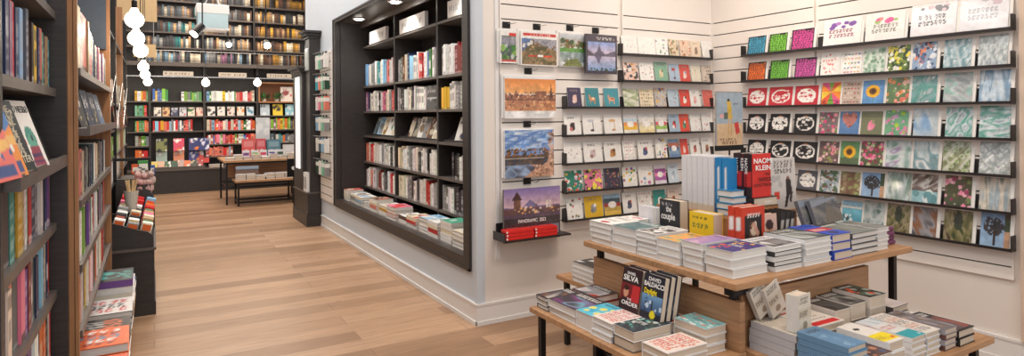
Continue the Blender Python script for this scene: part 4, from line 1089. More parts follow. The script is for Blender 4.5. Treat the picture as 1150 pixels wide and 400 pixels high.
# ------------------------------------------------------------------ greeting cards
RZ = [1.977 - .2156 * i for i in range(7)]          # shelf heights shared by both card walls
def art(kind, seed, nx=28, ny=34, **k):
    bg = k.get('bg', W_ * .985); c = Cv(nx, ny, bg, seed); r = c.r
    cols = k.get('cols', FLOW)
    if kind == 'scatter': c.blobs(k.get('n', 22), cols, k.get('r0', .02), k.get('r1', .045), (.08, .92), (.1, .92))
    elif kind == 'fig':
        c.ell(.5, .42, .16, .2, cols[0]); c.ell(.42, .3, .1, .1, cols[-1]); c.ell(.58, .55, .07, .09, cols[len(cols) // 2]); c.text(.82, .88, (.55, .5, .5), .25, .75, 1, .6)
    elif kind == 'stem':
        c.rect(.52, .56, .2, .7, cols[0]); c.ell(.45, .7, .18, .08, cols[-1]); c.ell(.5, .22, .1, .06, cols[0])
    elif kind == 'deer':
        c.ell(.5, .42, .22, .11, cols[0]); c.rect(.32, .37, .18, .4, cols[0]); c.rect(.62, .67, .18, .4, cols[0]); c.ell(.3, .56, .07, .09, cols[0]); c.ell(.55, .45, .1, .05, cols[-1])
    elif kind == 'floral':
        c.blobs(int(k.get('n', 16) * 2.4), cols, .045, .105); c.blobs(18, [W_ * .95, cols[0] * .6, cols[-1] * .7], .015, .035)
    elif kind == 'doodle':
        c.rect(.05, .95, .04, .96, k['ink'])
        for v in np.linspace(.12, .9, 8): c.text(v - .045, v + .035, K_, .06, .94, 1, .42, .1)
        c.rect(.55, .9, .9, 1, K_)
    elif kind == 'lino':
        c.ell(.5, .5, .4, .36, W_, ring=.72 if k.get('ring', True) else None); c.blobs(26, [W_, W_, bg], .03, .075, (.18, .82), (.22, .78)); c.blobs(18, [bg], .012, .03, (.15, .85), (.2, .8)); c.rect(.2, .8, .46, .48, bg); c.ell(.5, .88, .1, .03, C(200, 120, 60))
    elif kind == 'heart':
        m = ((np.abs(c.U - .5) / .38) ** 2 + ((c.V - .52 - .28 * np.sqrt(np.abs(c.U - .5) / .5)) / .3) ** 2) < 1
        hb = Cv(nx, ny, cols[0], seed).blobs(30, cols, .04, .08); c.A[m] = hb.A[m]
    elif kind == 'sunflower':
        c.rect(0, 1, 0, .3, C(90, 110, 80)) if k.get('grass') else None
        for a in np.linspace(0, 6.28, 14)[:-1]: c.ell(.48 + .24 * math.cos(a), .55 + .19 * math.sin(a), .1, .08, C(240, 180, 40))
        c.ell(.48, .55, .17, .14, C(110, 70, 40)); c.ell(.48, .55, .08, .06, C(60, 45, 35))
        c.rect(.5, .54, .0, .3, C(80, 120, 60)) if not k.get('grass') else None
    elif kind == 'wheel':
        th = np.arctan2(c.V - .58, c.U - .5); kk = ((th + 3.15) / 6.3 * 10).astype(int) % 5
        c.A[:] = np.array([C(240, 200, 60), C(230, 90, 60), C(120, 170, 70), C(220, 80, 130), C(245, 140, 50)])[kk]; c.ell(.5, .12, .4, .1, K_, ring=.7)
    elif kind == 'rows':
        for v in np.linspace(.12, .88, 5):
            for u in np.linspace(.15, .85, 5): c.ell(u, v, .06, .03, cols[r.integers(len(cols))])
    elif kind == 'noise': c.noise(cols, k.get('fu', 3), k.get('fv', 3), warp=k.get('warp', .8))
    elif kind == 'sea':
        c.grad(C(60, 130, 160), C(120, 195, 215), 0, .7); c.rect(0, 1, .78, 1, C(150, 200, 225)); c.blobs(14, [C(200, 215, 215), C(70, 80, 80)], .03, .1, (0, .5), (0, .4))
    elif kind == 'tree':
        c.grad(C(150, 180, 210), C(120, 160, 205)); c.ell(.45, .6, .36, .28, C(60, 60, 65)); c.blobs(50, [C(140, 165, 195), C(50, 50, 52)], .015, .04, (.12, .8), (.35, .88)); c.rect(.44, .52, .05, .5, C(60, 50, 45)); c.rect(.82, 1, 0, .5, C(190, 150, 120)); c.rect(.8, 1, .5, 1, C(60, 80, 60))
    elif kind == 'rocks': c.noise([C(60, 55, 58), C(110, 100, 100), C(200, 205, 205), C(90, 85, 88)], 3, 4); c.rect(0, 1, .0, .42, C(140, 190, 200)); c.blobs(6, [C(215, 230, 230), C(90, 150, 160)], .1, .2, v=(0, .35))
    elif kind == 'wood': c.noise([C(60, 75, 50), C(110, 110, 70), C(150, 140, 110), C(70, 60, 50)], 4, 3); c.ell(.5, .65, .16, .3, C(60, 70, 60))
    elif kind == 'words':
        c.text(.3, .62, k.get('ink', C(120, 110, 115)), .18, .82, 2, .6, .3); c.blobs(7, cols, .04, .1, (.2, .8), (.66, .85))
    elif kind == 'stripe':
        for j, cc in enumerate(cols): c.rect(0, 1, j / len(cols), (j + 1) / len(cols), cc)
        c.ell(.5, .5, .25, .16, W_)
    c.photo(.10 if kind not in ('doodle', 'lino', 'words', 'scatter', 'fig', 'stem', 'deer') else .03)
    c.A = c.A * .93 + c.A.mean(axis=2, keepdims=True) * .07
    c.grain(.02)
    return c
def card(wall, p0, p1, row, h, cv, label, group, mt=PRINT, back=None, packs=1, dz=0.0, env=W_ * .97, off=.052):
    """p0/p1: how far along the wall (world x for the card wall, world y for the side wall)"""
    z = RZ[row] + .003 + dz; w = abs(p1 - p0)
    lean = .17
    if wall == 'B': bl = Vector((min(p0, p1), CYW - off, z)); xd = Vector((1, 0, 0)); up = Vector((0, lean, 1)); n = Vector((0, -1, 0))
    else: bl = Vector((RX - off, max(p0, p1), z)); xd = Vector((0, -1, 0)); up = Vector((lean, 0, 1)); n = Vector((-1, 0, 0))
    M = frame(bl, xd, up)
    t = .004
    mb = MB().box(0, w, 0, h, -t, -.0005, W_)
    mb.grid((0, 0, 0), (w, 0, 0), (0, h, 0), cv.A)
    o = mb.build('greeting_card', mt, None, M); tag(o, label, 'greeting card', group)
    sx = .006 if wall == 'B' else .018
    MB().box(sx, w + sx, .002, h + .004, -t - .010, -t - .0012, env if back is None else back).build('envelope', PRINT, o)
    return o
def shelf_strip(wall, a0, a1, row, tabs, label, h=.085):
    """black metal card shelf with a low lip and upright tabs"""
    z = RZ[row]; mid = (a0 + a1) / 2
    if wall == 'B':
        t = thing('card_shelf', label, 'card shelf', Matrix.Translation((mid, CYW - .018, z)), 'black card shelves'); L = a1 - a0
        R = Matrix.Identity(4)
    else:
        t = thing('card_shelf', label, 'card shelf', Matrix.Translation((RX - .018, mid, z)) @ Matrix.Rotation(math.radians(-90), 4, 'Z'), 'black card shelves'); L = abs(a1 - a0)
    m = MB().box(-L / 2, L / 2, -.060, 0, -.008, 0).box(-L / 2, L / 2, -.064, -.0605, -.008, .009)
    m.build('tray', ACRYL, t)
    for s in (-1, 1):
        MB().box(s * L / 2 - .002, s * L / 2 + .002, -.064, 0, -.01, h).build('end_plate', ACRYL, t)
    for u in tabs:
        du_ = (u - mid) if wall == 'B' else (mid - u)
        MB().box(du_ - .022, du_ + .022, -.0025, 0, 0, h + .005).build('upright_tab', ACRYL, t)
    return t
def bx(px, row): return float(onY(px, 45 + 31 * row, CYW - .06)[0])
def ry(px, row):
    return float(onX(px, [50, 85, 115, 150, 190, 225, 262][row], RX - .06)[1])
rowname = ['top', 'second', 'third', 'fourth', 'fifth', 'sixth', 'lowest']
BW = {0: ([(700, 718), (718, 738), (738, 752), (753, 764), (765, 778), (778, 789), (790, 801)],
          [('scatter', dict(n=7, cols=[C(150, 130, 130)], r0=.02, r1=.03), 'white card with a few tiny grey sprigs'), ('scatter', dict(n=9, cols=[C(140, 140, 150)], r0=.02, r1=.03), 'white card dotted with small grey flowers'),
           ('scatter', dict(cols=[C(120, 160, 130), C(150, 150, 170)], n=12, r1=.08), 'white card with green and lilac leaves'), ('floral', dict(bg=C(215, 200, 170), cols=[C(150, 110, 80), C(120, 140, 90), C(200, 120, 100)], n=10), 'tan floral card'),
           ('floral', dict(bg=C(225, 195, 170), cols=[C(190, 110, 80), C(170, 140, 100), C(210, 180, 150)], n=8), 'peach card with autumn flowers'), ('fig', dict(bg=C(225, 205, 180), cols=[C(130, 120, 110), C(170, 120, 90)]), 'beige card with a dark wreath'), ('scatter', dict(n=6, cols=[C(190, 180, 150)]), 'pale card with faint grasses')]),
      1: ([(702, 719), (720, 736), (737, 752), (753, 765), (765, 777), (778, 789), (790, 802)],
          [('floral', dict(bg=C(225, 190, 175), cols=[C(60, 70, 90), C(230, 225, 220), C(210, 150, 60), C(70, 70, 60)], n=14), 'card crowded with grey and orange flowers'), ('scatter', dict(n=14, cols=[C(190, 90, 70), C(90, 130, 80)], r1=.06), 'white card with red berries and leaves'),
           ('fig', dict(bg=C(130, 175, 150), cols=[C(215, 205, 170), C(120, 130, 90), C(200, 190, 140)]), 'tall green card with a cream centre'), ('stem', dict(bg=C(165, 185, 205), cols=[C(80, 60, 70), C(190, 70, 60)]), 'blue grey card with a dark bird'),
           ('fig', dict(bg=C(215, 85, 75), cols=[C(225, 200, 190), C(130, 160, 190), C(230, 220, 210)]), 'bright red card with a pale oval picture'), ('scatter', dict(bg=C(222, 215, 195), n=5, cols=[C(150, 180, 150), C(220, 190, 120)], r1=.07), 'cream card with faint green leaves'), ('rows', dict(bg=C(205, 190, 175), cols=[C(50, 45, 45), C(205, 190, 175)]), 'beige card with black beetle pattern')]),
      2: ([(639, 655), (659, 675), (680, 697), (702, 719), (720, 736), (737, 750), (752, 764), (765, 777), (777, 788), (791, 803)],
          [('fig', dict(bg=C(70, 62, 90), cols=[C(225, 190, 175), C(220, 180, 165), C(230, 200, 190)]), 'purple card with a pale long necked animal'), ('deer', dict(bg=C(60, 135, 145), cols=[C(200, 140, 90), C(235, 215, 190)]), 'teal card with an orange deer'),
           ('deer', dict(bg=C(70, 150, 165), cols=[C(215, 160, 120), C(170, 100, 70)]), 'turquoise card with a tan deer'), ('noise', dict(cols=[C(200, 200, 175), C(215, 215, 200), C(150, 165, 120), C(205, 205, 190)], fu=2, fv=4), 'pale green landscape card'),
           ('rows', dict(bg=C(220, 205, 175), cols=[C(150, 100, 50), C(80, 100, 60), C(60, 50, 45), C(220, 205, 175)]), 'cream card with rows of small birds'), ('floral', dict(bg=C(185, 180, 175), cols=[C(225, 180, 60), C(60, 80, 150), C(200, 80, 70)], n=6), 'grey card with yellow and blue flowers'),
           ('scatter', dict(bg=C(175, 195, 210), n=10, cols=[C(90, 130, 90), C(190, 90, 90)], r1=.06), 'light blue card with a leafy stem'), ('fig', dict(bg=C(215, 75, 65), cols=[C(235, 225, 215), C(60, 60, 60), C(235, 225, 215)]), 'red card with black and white figures'),
           ('fig', dict(cols=[C(225, 170, 165), C(230, 190, 185), C(220, 150, 150)]), 'white card with a faint pink drawing'), ('scatter', dict(bg=C(220, 105, 95), n=8, cols=[C(235, 180, 150)], r1=.05), 'coral card with pale pink words')]),
      3: ([(635, 654), (656, 677), (680, 701), (702, 718), (719, 737), (738, 751), (753, 765), (765, 776), (777, 789), (790, 803)],
          [('fig', dict(cols=[C(60, 50, 50), C(80, 60, 60), C(200, 110, 110)], ), 'white card with a small dark fox curled low'), ('stem', dict(cols=[C(70, 60, 60), C(190, 190, 200)]), 'white card with a dark heron'), ('stem', dict(cols=[C(200, 150, 110), C(215, 170, 120)]), 'white card with an arching tan branch'),
           ('stripe', dict(bg=C(225, 225, 220), cols=[C(225, 222, 215), C(235, 185, 70), C(230, 140, 70), C(190, 210, 220), C(225, 225, 225)]), 'white card with an orange car'), ('stripe', dict(cols=[C(225, 205, 150), C(225, 215, 175), C(200, 190, 170), C(225, 222, 215), C(225, 225, 222)]), 'cream card with a seashore drawing'),
           ('stripe', dict(cols=[C(225, 222, 218), C(150, 190, 90), C(220, 90, 110), C(225, 222, 218), C(225, 222, 218)]), 'white card with a layered cake'), ('fig', dict(bg=C(160, 185, 205), cols=[C(210, 60, 55), C(60, 70, 70), C(235, 230, 225)]), 'blue card with a red hearted bird'),
           ('fig', dict(bg=C(225, 85, 65), cols=[C(60, 120, 90), C(235, 230, 225), C(90, 160, 120)]), 'orange red card with a green bird'), ('scatter', dict(n=5, cols=[C(225, 150, 165)], r1=.06), 'white card with two pink blooms'), ('scatter', dict(n=9, cols=[C(200, 90, 110), C(190, 110, 130)], r1=.06), 'white card with a plum flower spray')]),
      4: ([(635, 655), (657, 678), (680, 700), (701, 715), (718, 735), (738, 751), (753, 765), (766, 775), (777, 788), (790, 802)],
          [('scatter', dict(n=7, cols=[C(160, 160, 130), C(190, 170, 160)], r1=.06), 'white card with faint grey grass spray'), ('fig', dict(cols=[C(205, 185, 190), C(190, 160, 160), C(160, 120, 110)]), 'white card with a pale grey egg shape'), ('fig', dict(cols=[C(170, 120, 70), C(110, 70, 50), C(200, 150, 90)]), 'white card with a small brown bear'),
           ('rows', dict(cols=[C(200, 120, 130), C(225, 200, 195), C(230, 225, 220)]), 'white card with pink dancing figures'), ('fig', dict(cols=[C(70, 80, 120), C(200, 80, 80), C(90, 100, 140)]), 'white card with blue figures in a row'), ('floral', dict(cols=[C(235, 190, 60), C(210, 70, 120), C(70, 160, 110), C(120, 80, 160), W_], n=9), 'card of bright overlapping balloons'),
           ('stripe', dict(cols=[C(110, 140, 180), C(130, 160, 190), C(90, 110, 150), C(190, 110, 90), C(130, 160, 190)]), 'blue card with a small red boat'), ('fig', dict(bg=C(220, 75, 65), cols=[C(235, 210, 200), C(210, 140, 90), C(235, 210, 200)]), 'red card with a pale reader'), ('fig', dict(cols=[C(180, 90, 90), C(120, 90, 80), C(200, 130, 110)]), 'white card with rosy figures'), ('fig', dict(cols=[C(150, 100, 70), C(180, 130, 90), C(120, 90, 80)]), 'cream card with a brown animal')]),
      5: ([(636, 656), (658, 678), (680, 699), (701, 717), (719, 735), (737, 750), (752, 764)],
          [('floral', dict(bg=C(50, 130, 110), cols=[C(230, 90, 60), W_, C(200, 170, 70), C(220, 170, 200)], n=11, ), 'green card with red and white tulips'), ('floral', dict(bg=C(225, 120, 150), cols=[C(245, 225, 70), C(245, 225, 70), C(40, 60, 50)], n=13), 'pink card with yellow lemons and black leaves'),
           ('scatter', dict(bg=C(66, 62, 80), n=26, cols=[C(190, 100, 90), C(150, 150, 180), C(200, 160, 90)], r1=.05), 'dark navy card with a ring of small flowers'), ('scatter', dict(n=16, cols=[C(230, 120, 50), C(120, 80, 160), C(235, 190, 60), C(60, 150, 100), C(220, 80, 100)], r1=.11), 'white card with big coloured blossoms'),
           ('scatter', dict(n=8, cols=[C(230, 160, 90), C(190, 110, 160), C(120, 160, 200), C(225, 110, 140)], r1=.12), 'white card with a bunch of balloons'), ('stripe', dict(bg=W_, cols=[C(225, 215, 225), C(170, 90, 160), C(225, 130, 180), C(160, 80, 150), C(220, 210, 220)]), 'magenta and white patterned card'), ('fig', dict(bg=C(200, 215, 225), cols=[C(170, 190, 205), C(150, 170, 185), C(225, 230, 235)]), 'pale blue card with a grey figure')]),
      6: ([(638, 656), (658, 679), (680, 699), (701, 717), (718, 734), (736, 750), (752, 765)],
          [('scatter', dict(n=12, cols=[C(200, 70, 60), C(60, 90, 60), C(200, 150, 60), C(120, 70, 50)], r1=.08), 'white card with red fruit and leaves'), ('fig', dict(bg=C(225, 180, 40), cols=[C(150, 150, 150), W_, C(120, 120, 125)]), 'mustard yellow card with two grey cats'),
           ('stripe', dict(cols=[C(225, 185, 80), C(190, 160, 80), C(160, 60, 60), C(70, 90, 100), C(150, 185, 210)]), 'landscape card with yellow field and red train'), ('fig', dict(cols=[C(70, 80, 110), C(170, 70, 60), C(90, 100, 120)]), 'white card with blue and red figures'),
           ('rows', dict(cols=[C(190, 70, 80), C(230, 226, 222), C(230, 226, 222)]), 'white card with red lettering'), ('fig', dict(bg=C(50, 150, 140), cols=[W_, C(230, 200, 180), W_]), 'teal card with two white shapes'), ('fig', dict(bg=C(225, 205, 190), cols=[C(200, 110, 80), C(120, 80, 60), C(210, 130, 90)]), 'peach card with orange faces')])}
for row, (pos, arts) in BW.items():
    x0 = bx(697 if row < 2 else 634, row) + .005; x1 = min(bx(805, row), RX - .08)
    shelf_strip('B', x0, x1, row, [bx(p, row) for p in ((753, 795) if row < 2 else (702, 753, 795))] + [x0 + .025], f'black card shelf, {rowname[row]} one on the card wall')
    for i, ((a, b), (kd, kw, lab)) in enumerate(zip(pos, arts)):
        kw = dict(kw); p0, p1 = bx(a, row), bx(b, row); w = p1 - p0
        h = {0: .155, 1: .158, 2: .155, 3: .158, 4: .158, 5: .160, 6: .165}[row] * (1.08 if (row, i) in ((1, 2), (2, 5), (4, 5)) else 1)
        card('B', p0 + .003, p1 - .003, row, h, art(kd, 300 + row * 20 + i, **kw), f'{lab}, {rowname[row]} shelf of the card wall', 'greeting cards on the card wall')

TEAL_GLARE = [C(150, 180, 190), C(190, 205, 208), C(110, 150, 160), C(215, 222, 222), C(130, 160, 175)]  # palettes that paint plastic sleeve glare into the wrapped cards' colours
GREEN_GLARE = [C(185, 200, 206), C(150, 182, 182), C(95, 165, 150), C(205, 215, 218), C(150, 170, 178), C(200, 212, 216)]
SILV = [C(175, 190, 195), C(205, 212, 212), C(150, 162, 165), C(222, 226, 226)]  # silver sleeve glare painted as card colour
G, P_ = GLOSS, PRINT
DOOD = lambda ink: ('doodle', dict(bg=K_ * 1.6, ink=ink))
RW = {0: [(838, 858, *DOOD(C(60, 160, 195)), 'black edged card filled with blue doodled words', P_, .155), (862, 882, *DOOD(C(120, 200, 60)), 'black edged card filled with lime doodled words', P_, .155), (887, 912, *DOOD(C(215, 70, 150)), 'black edged card filled with magenta doodled words', P_, .165),
          (923, 965, 'words', dict(cols=[C(170, 120, 190), C(150, 150, 150), C(120, 80, 160)], ink=C(150, 90, 110)), 'large white card with violet flower and plum lettering', P_, .205), (970, 1014, 'words', dict(cols=[C(220, 90, 150), C(160, 190, 110), C(230, 140, 140)], ink=C(130, 130, 120)), 'large white card with pink and green flowers and script', P_, .205),
          (1021, 1072, 'words', dict(bg=C(226, 222, 224), cols=[C(90, 90, 95), C(200, 170, 175)], ink=C(60, 60, 66)), 'large glossy wrapped card with black brush lettering', G, .21), (1076, 1131, 'words', dict(bg=C(226, 226, 230), cols=[C(200, 180, 190), C(180, 180, 190)], ink=C(165, 165, 172)), 'large glossy wrapped card with faint silver lettering', G, .215)],
      1: [(838, 858, *DOOD(C(235, 110, 45)), 'black edged card filled with orange doodled words', P_, .155), (863, 884, *DOOD(C(110, 190, 60)), 'black edged card filled with green doodled words', P_, .155), (891, 915, *DOOD(C(205, 80, 160)), 'black edged card filled with orchid pink doodled words', P_, .155),
          (920, 941, 'scatter', dict(n=30, cols=[C(220, 60, 70), C(230, 110, 110)], r1=.05), 'white card scattered with red petals', P_, .165), (944, 966, 'rows', dict(cols=[C(220, 120, 140), C(80, 110, 160), C(230, 170, 90), C(120, 150, 110)]), 'white card with rows of tiny colourful motifs', P_, .16),
          (968, 992, 'floral', dict(bg=C(200, 215, 200), cols=[C(120, 160, 130), C(215, 225, 215), C(150, 185, 160)], n=22), 'wrapped card of pale green leaves', G, .16), (995, 1020, 'floral', dict(bg=C(60, 80, 40), cols=[C(235, 220, 70), C(240, 240, 225), C(110, 140, 50)], n=26), 'wrapped card of yellow and white flowers', G, .16),
          (1023, 1050, 'floral', dict(bg=C(140, 165, 195), cols=[C(60, 80, 120), C(230, 130, 90), C(220, 225, 230), C(90, 110, 150)], n=22), 'wrapped blue patterned card with orange fish', G, .165), (1058, 1089, 'noise', dict(cols=TEAL_GLARE), 'wrapped silvery teal card on the second shelf', G, .165), (1097, 1130, 'noise', dict(cols=SILV, fu=5, fv=4), 'wrapped silver grey card', G, .17)],  # silvery teal and silver grey here are sleeve glare painted into the print
      2: [(838, 859, 'lino', dict(bg=C(200, 45, 60), ring=False), 'red card with white clasped hands print', P_, .155), (862, 888, 'lino', dict(bg=C(205, 50, 62)), 'red card with a white looping knot print', P_, .155), (891, 917, 'lino', dict(bg=C(200, 48, 60), ring=False), 'red card with white flowers print', P_, .155),
          (921, 942, 'wheel', {}, 'card with a rainbow striped wheel', P_, .16), (944, 965, 'rows', dict(bg=C(190, 170, 155), cols=[C(120, 90, 80), C(215, 205, 195), C(190, 80, 90)]), 'card with rows of brown baskets', P_, .16), (967, 991, 'sunflower', dict(bg=C(95, 150, 205)), 'card with a sunflower against blue sky', P_, .16),
          (994, 1019, 'floral', dict(bg=C(90, 120, 70), cols=[C(225, 110, 80), C(230, 180, 160), C(120, 150, 90), C(230, 140, 60)], n=14), 'wrapped card of orange and coral leaves', G, .16), (1022, 1050, 'noise', dict(cols=[C(190, 187, 184), C(120, 165, 165), C(80, 150, 138), C(165, 178, 182), C(215, 215, 214)]), 'wrapped grey card with an emerald streak', G, .165),  # grey and teal noise puts the sleeve's glare into the print
          (1058, 1090, 'noise', dict(cols=[C(165, 172, 174), C(145, 188, 178), C(185, 190, 190), C(150, 160, 163), C(178, 186, 188)], fu=2), 'wrapped grey card with pale mint clouds', G, .17), (1098, 1133, 'noise', dict(cols=[C(170, 195, 215), C(200, 215, 225), C(120, 155, 185), C(215, 225, 230)], fu=3, fv=1), 'wrapped ice blue waterfall card', G, .175)],  # the pale mint clouds are sleeve glare painted into the print
      3: [(838, 858, 'lino', dict(bg=K_ * 1.5, ring=False), 'black card with a white mask print', P_, .155), (863, 885, 'lino', dict(bg=K_ * 1.5, ring=False), 'black card with a white domed print', P_, .155), (890, 915, 'lino', dict(bg=K_ * 1.5), 'black card with a white round globe print', P_, .155),
          (918, 939, 'floral', dict(bg=C(120, 110, 110), cols=[C(220, 80, 130), C(110, 150, 80), C(230, 150, 160), C(170, 60, 90)], n=12), 'card with a magenta flower bunch', P_, .155), (941, 963, 'heart', dict(bg=C(90, 130, 180), cols=[C(190, 120, 110), C(220, 180, 170), C(140, 80, 80)]), 'blue card with a heart of pebbles', P_, .16),
          (965, 989, 'fig', dict(bg=C(120, 125, 95), cols=[C(235, 130, 160), C(150, 150, 110), C(235, 150, 175)]), 'olive card with a pink water lily', P_, .16), (992, 1018, 'floral', dict(bg=C(110, 170, 130), cols=[C(220, 120, 160), C(200, 150, 190), C(170, 210, 60)], n=9), 'green card with pink orchids', P_, .165),
          (1024, 1051, 'noise', dict(cols=[C(120, 160, 200), C(190, 200, 205), C(175, 190, 195)], fu=2, fv=1), 'wrapped blue grey mist card', G, .165), (1060, 1090, 'noise', dict(cols=GREEN_GLARE + [C(60, 170, 120)], fu=3), 'wrapped card with emerald swirls', G, .17), (1098, 1133, 'noise', dict(cols=GREEN_GLARE, fu=2, fv=4), 'wrapped teal and silver aurora card', G, .175)],  # pale washes here are sleeve glare painted as card colour
      4: [(838, 858, 'lino', dict(bg=K_ * 1.5, ring=False), 'black card with a white leafy print', P_, .155), (863, 886, 'lino', dict(bg=K_ * 1.5), 'black card with a white oval boat print', P_, .155), (889, 916, 'lino', dict(bg=K_ * 1.5), 'black card with a white crowded oval print', P_, .155),
          (918, 940, 'floral', dict(bg=C(110, 90, 90), cols=[C(230, 140, 150), C(235, 190, 190), C(140, 140, 90)], n=12), 'card with pale pink roses', P_, .155), (942, 963, 'sunflower', dict(bg=C(100, 150, 100), grass=True), 'card with a sunflower above lavender', P_, .16),
          (965, 990, 'floral', dict(bg=C(90, 100, 70), cols=[C(200, 70, 110), C(225, 130, 160), C(190, 200, 150), C(150, 50, 80)], n=22), 'card packed with pink and crimson roses', P_, .165), (993, 1021, 'noise', dict(cols=[C(190, 205, 210), C(170, 150, 185), C(205, 215, 215), C(120, 160, 150)], fu=2), 'wrapped lilac and silver card', G, .165),  # the silver with the lilac is sleeve glare painted into the print
          (1024, 1052, 'noise', dict(cols=TEAL_GLARE, fu=2, fv=1), 'wrapped card with diagonal blue streaks', G, .165), (1057, 1088, 'noise', dict(cols=[C(90, 110, 80), C(130, 140, 100), C(200, 205, 190), C(110, 150, 60)], fu=3), 'wrapped moss green card with pale curls', G, .17), (1098, 1132, 'noise', dict(cols=SILV + [C(190, 215, 210)], fu=4, fv=5), 'wrapped frosty white card', G, .175)],  # blue streaks and frosty white here are sleeve glare painted as card colour
      5: [(894, 916, 'lino', dict(bg=K_ * 3.5, ring=False), 'grey and white printed card at the shelf end', P_, .15), (919, 940, 'floral', dict(bg=C(150, 165, 175), cols=[C(80, 110, 80), C(200, 205, 205), C(120, 90, 70)], n=26), 'card of a leafy branch against sky', P_, .155), (942, 964, 'noise', dict(cols=[C(90, 110, 60), C(160, 170, 110), C(120, 90, 70), C(190, 190, 150)]), 'card of a mossy woodland', P_, .155),
          (966, 991, 'tree', {}, 'card of a dark tree at dusk', P_, .16), (994, 1021, 'noise', dict(cols=[C(110, 140, 110), C(190, 205, 210), C(130, 160, 150), C(205, 215, 220)], fu=3, fv=1), 'wrapped card with pale palm fronds', G, .165), (1022, 1051, 'rocks', {}, 'wrapped card of dark coastal rocks', G, .165),
          (1059, 1089, 'floral', dict(bg=C(70, 80, 60), cols=[C(225, 130, 160), C(230, 170, 190), C(110, 130, 80), C(150, 60, 100)], n=10), 'wrapped card with pink blossoms', G, .17), (1098, 1132, 'noise', dict(cols=[C(180, 195, 205), C(150, 170, 180), C(215, 205, 190), C(120, 140, 130)], fu=4, fv=1), 'wrapped card of a misty garden', G, .175)],
      6: [(920, 942, 'rocks', {}, 'card of a pale rocky shore', P_, .16), (944, 966, 'sea', {}, 'card of a turquoise bay', P_, .16), (968, 991, 'noise', dict(cols=[C(120, 150, 150), C(185, 195, 195), C(95, 125, 120)], fu=2, fv=2), 'wrapped grey green card', G, .165), (994, 1020, 'wood', {}, 'wrapped card of a tower among bushes', G, .165),
          (1023, 1050, 'noise', dict(cols=[C(90, 90, 95), C(150, 150, 155), C(140, 95, 70), C(120, 130, 150)], fu=2, fv=2), 'wrapped card of a grey canyon street', G, .165), (1058, 1090, 'wood', {}, 'wrapped card of dark trees over water', G, .17), (1099, 1132, 'tree', {}, 'wrapped card of a windswept tree by a cliff', G, .175)]}
for row, items in RW.items():
    p0 = {5: 886, 6: 912}.get(row, 834)
    ya, yb = ry(p0, row), ry(1137, row)
    shelf_strip('R', yb, ya, row, [ry(p, row) for p in ((918, 1054, 1094, 1018) if row else (918, 967, 1017, 1074))] + [ry(860, row)] * (row < 5), f'black card shelf, {rowname[row]} one on the side wall')
    for i, (a, b, kd, kw, lab, mt, h) in enumerate(items):
        y0, y1 = ry(a, row), ry(b, row)
        nx = 36 if a > 920 else 34
        if row == 0 and a > 900: nx = 56
        if mt is G: h *= 1.13
        elif a > 917 and row: h *= 1.06
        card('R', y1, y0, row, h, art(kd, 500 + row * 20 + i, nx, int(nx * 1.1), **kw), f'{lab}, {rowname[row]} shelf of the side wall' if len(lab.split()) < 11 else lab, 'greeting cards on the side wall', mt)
        if a < 917 and row < 5:
            pass
# ------------------------------------------------------------------ hanging calendars
def cal(px0, px1, py0, py1, cv, label, off=.06, t=.02, border=W_, hook=True, back=None, mt=GLOSS, pc=None):
    Y_ = CYW - off; cv.photo(.20, (.03, .97), (.03, .84), 7)
    a = onY(px0, (py0 + py1) / 2, Y_)[0]; b = onY(px1, (py0 + py1) / 2, Y_)[0]
    pm = (px0 + px1) / 2
    z1 = onY(pm, py0, Y_)[2]; z0 = onY(pm, py1, Y_)[2]
    w = b - a; h = z1 - z0
    M = frame((a, Y_, z0), (1, 0, 0), (0, 0, 1))
    mb = MB().box(0, w, 0, h, -t, -.0006, border); mb.grid((0, 0, 0), (w, 0, 0), (0, h, 0), cv.A)
    o = mb.build('wall_calendar', mt, None, M); tag(o, label, 'calendar', 'hanging calendars')
    if back is None:
        MB().box(-.014, w - .004, .006, h + .014, -t - .012, -t - .001, W_ * .95).build('sleeve', WHITE, o)
    if hook:
        hk = thing('display_hook', 'black hook holding the ' + label.split(' on ')[0].split(' above ')[0].replace('calendar', 'calendar', 1), 'hook', Matrix.Translation((a + w * .5, CYW - .018, z1 + .02)))
        hb_ = MB().box(-.03, .03, -.012, 0, .0, .045).build('bracket', BLACK, hk)
        MB().tube((0, -.01, .03), (0, -off - .03, .022), .003, seg=6).tube((0, -off - .03, .022), (.05, -off + .0, .035), .003, seg=6).build('wire_arm', CHROME, hb_)
    return o
c = Cv(24, 34, W_, 1); c.rect(.05, .95, .05, .82, C(90, 110, 90)); c.blobs(26, [C(60, 120, 50), C(130, 170, 80), C(180, 190, 180), C(70, 80, 90)], .06, .14, (.1, .9), (.15, .55)); c.noise([C(90, 100, 110), C(140, 140, 150), C(200, 200, 205)], 3, 2, (.05, .95), (.55, .8)); c.rect(.5, .95, .83, .93, C(210, 50, 45)); c.rect(.05, .95, .05, .11, C(200, 70, 60))
cal(562, 581, 34, 71, c, 'narrow calendar of green alpine slope with red label on the card wall')
c = Cv(60, 52, W_, 2); c.rect(.02, .98, .02, .80, C(120, 95, 65)); c.noise([C(130, 100, 70), C(90, 90, 60), C(160, 130, 95), C(110, 85, 60)], 3, 3, (.02, .98), (.02, .55)); c.poly([(.02, .8), (.3, .8), (.12, .45), (.02, .4)], C(90, 115, 160)); c.poly([(.25, .8), (.98, .8), (.98, .45), (.6, .6)], C(150, 150, 160)); c.blobs(7, [W_], .02, .05, (.05, .3), (.55, .75))
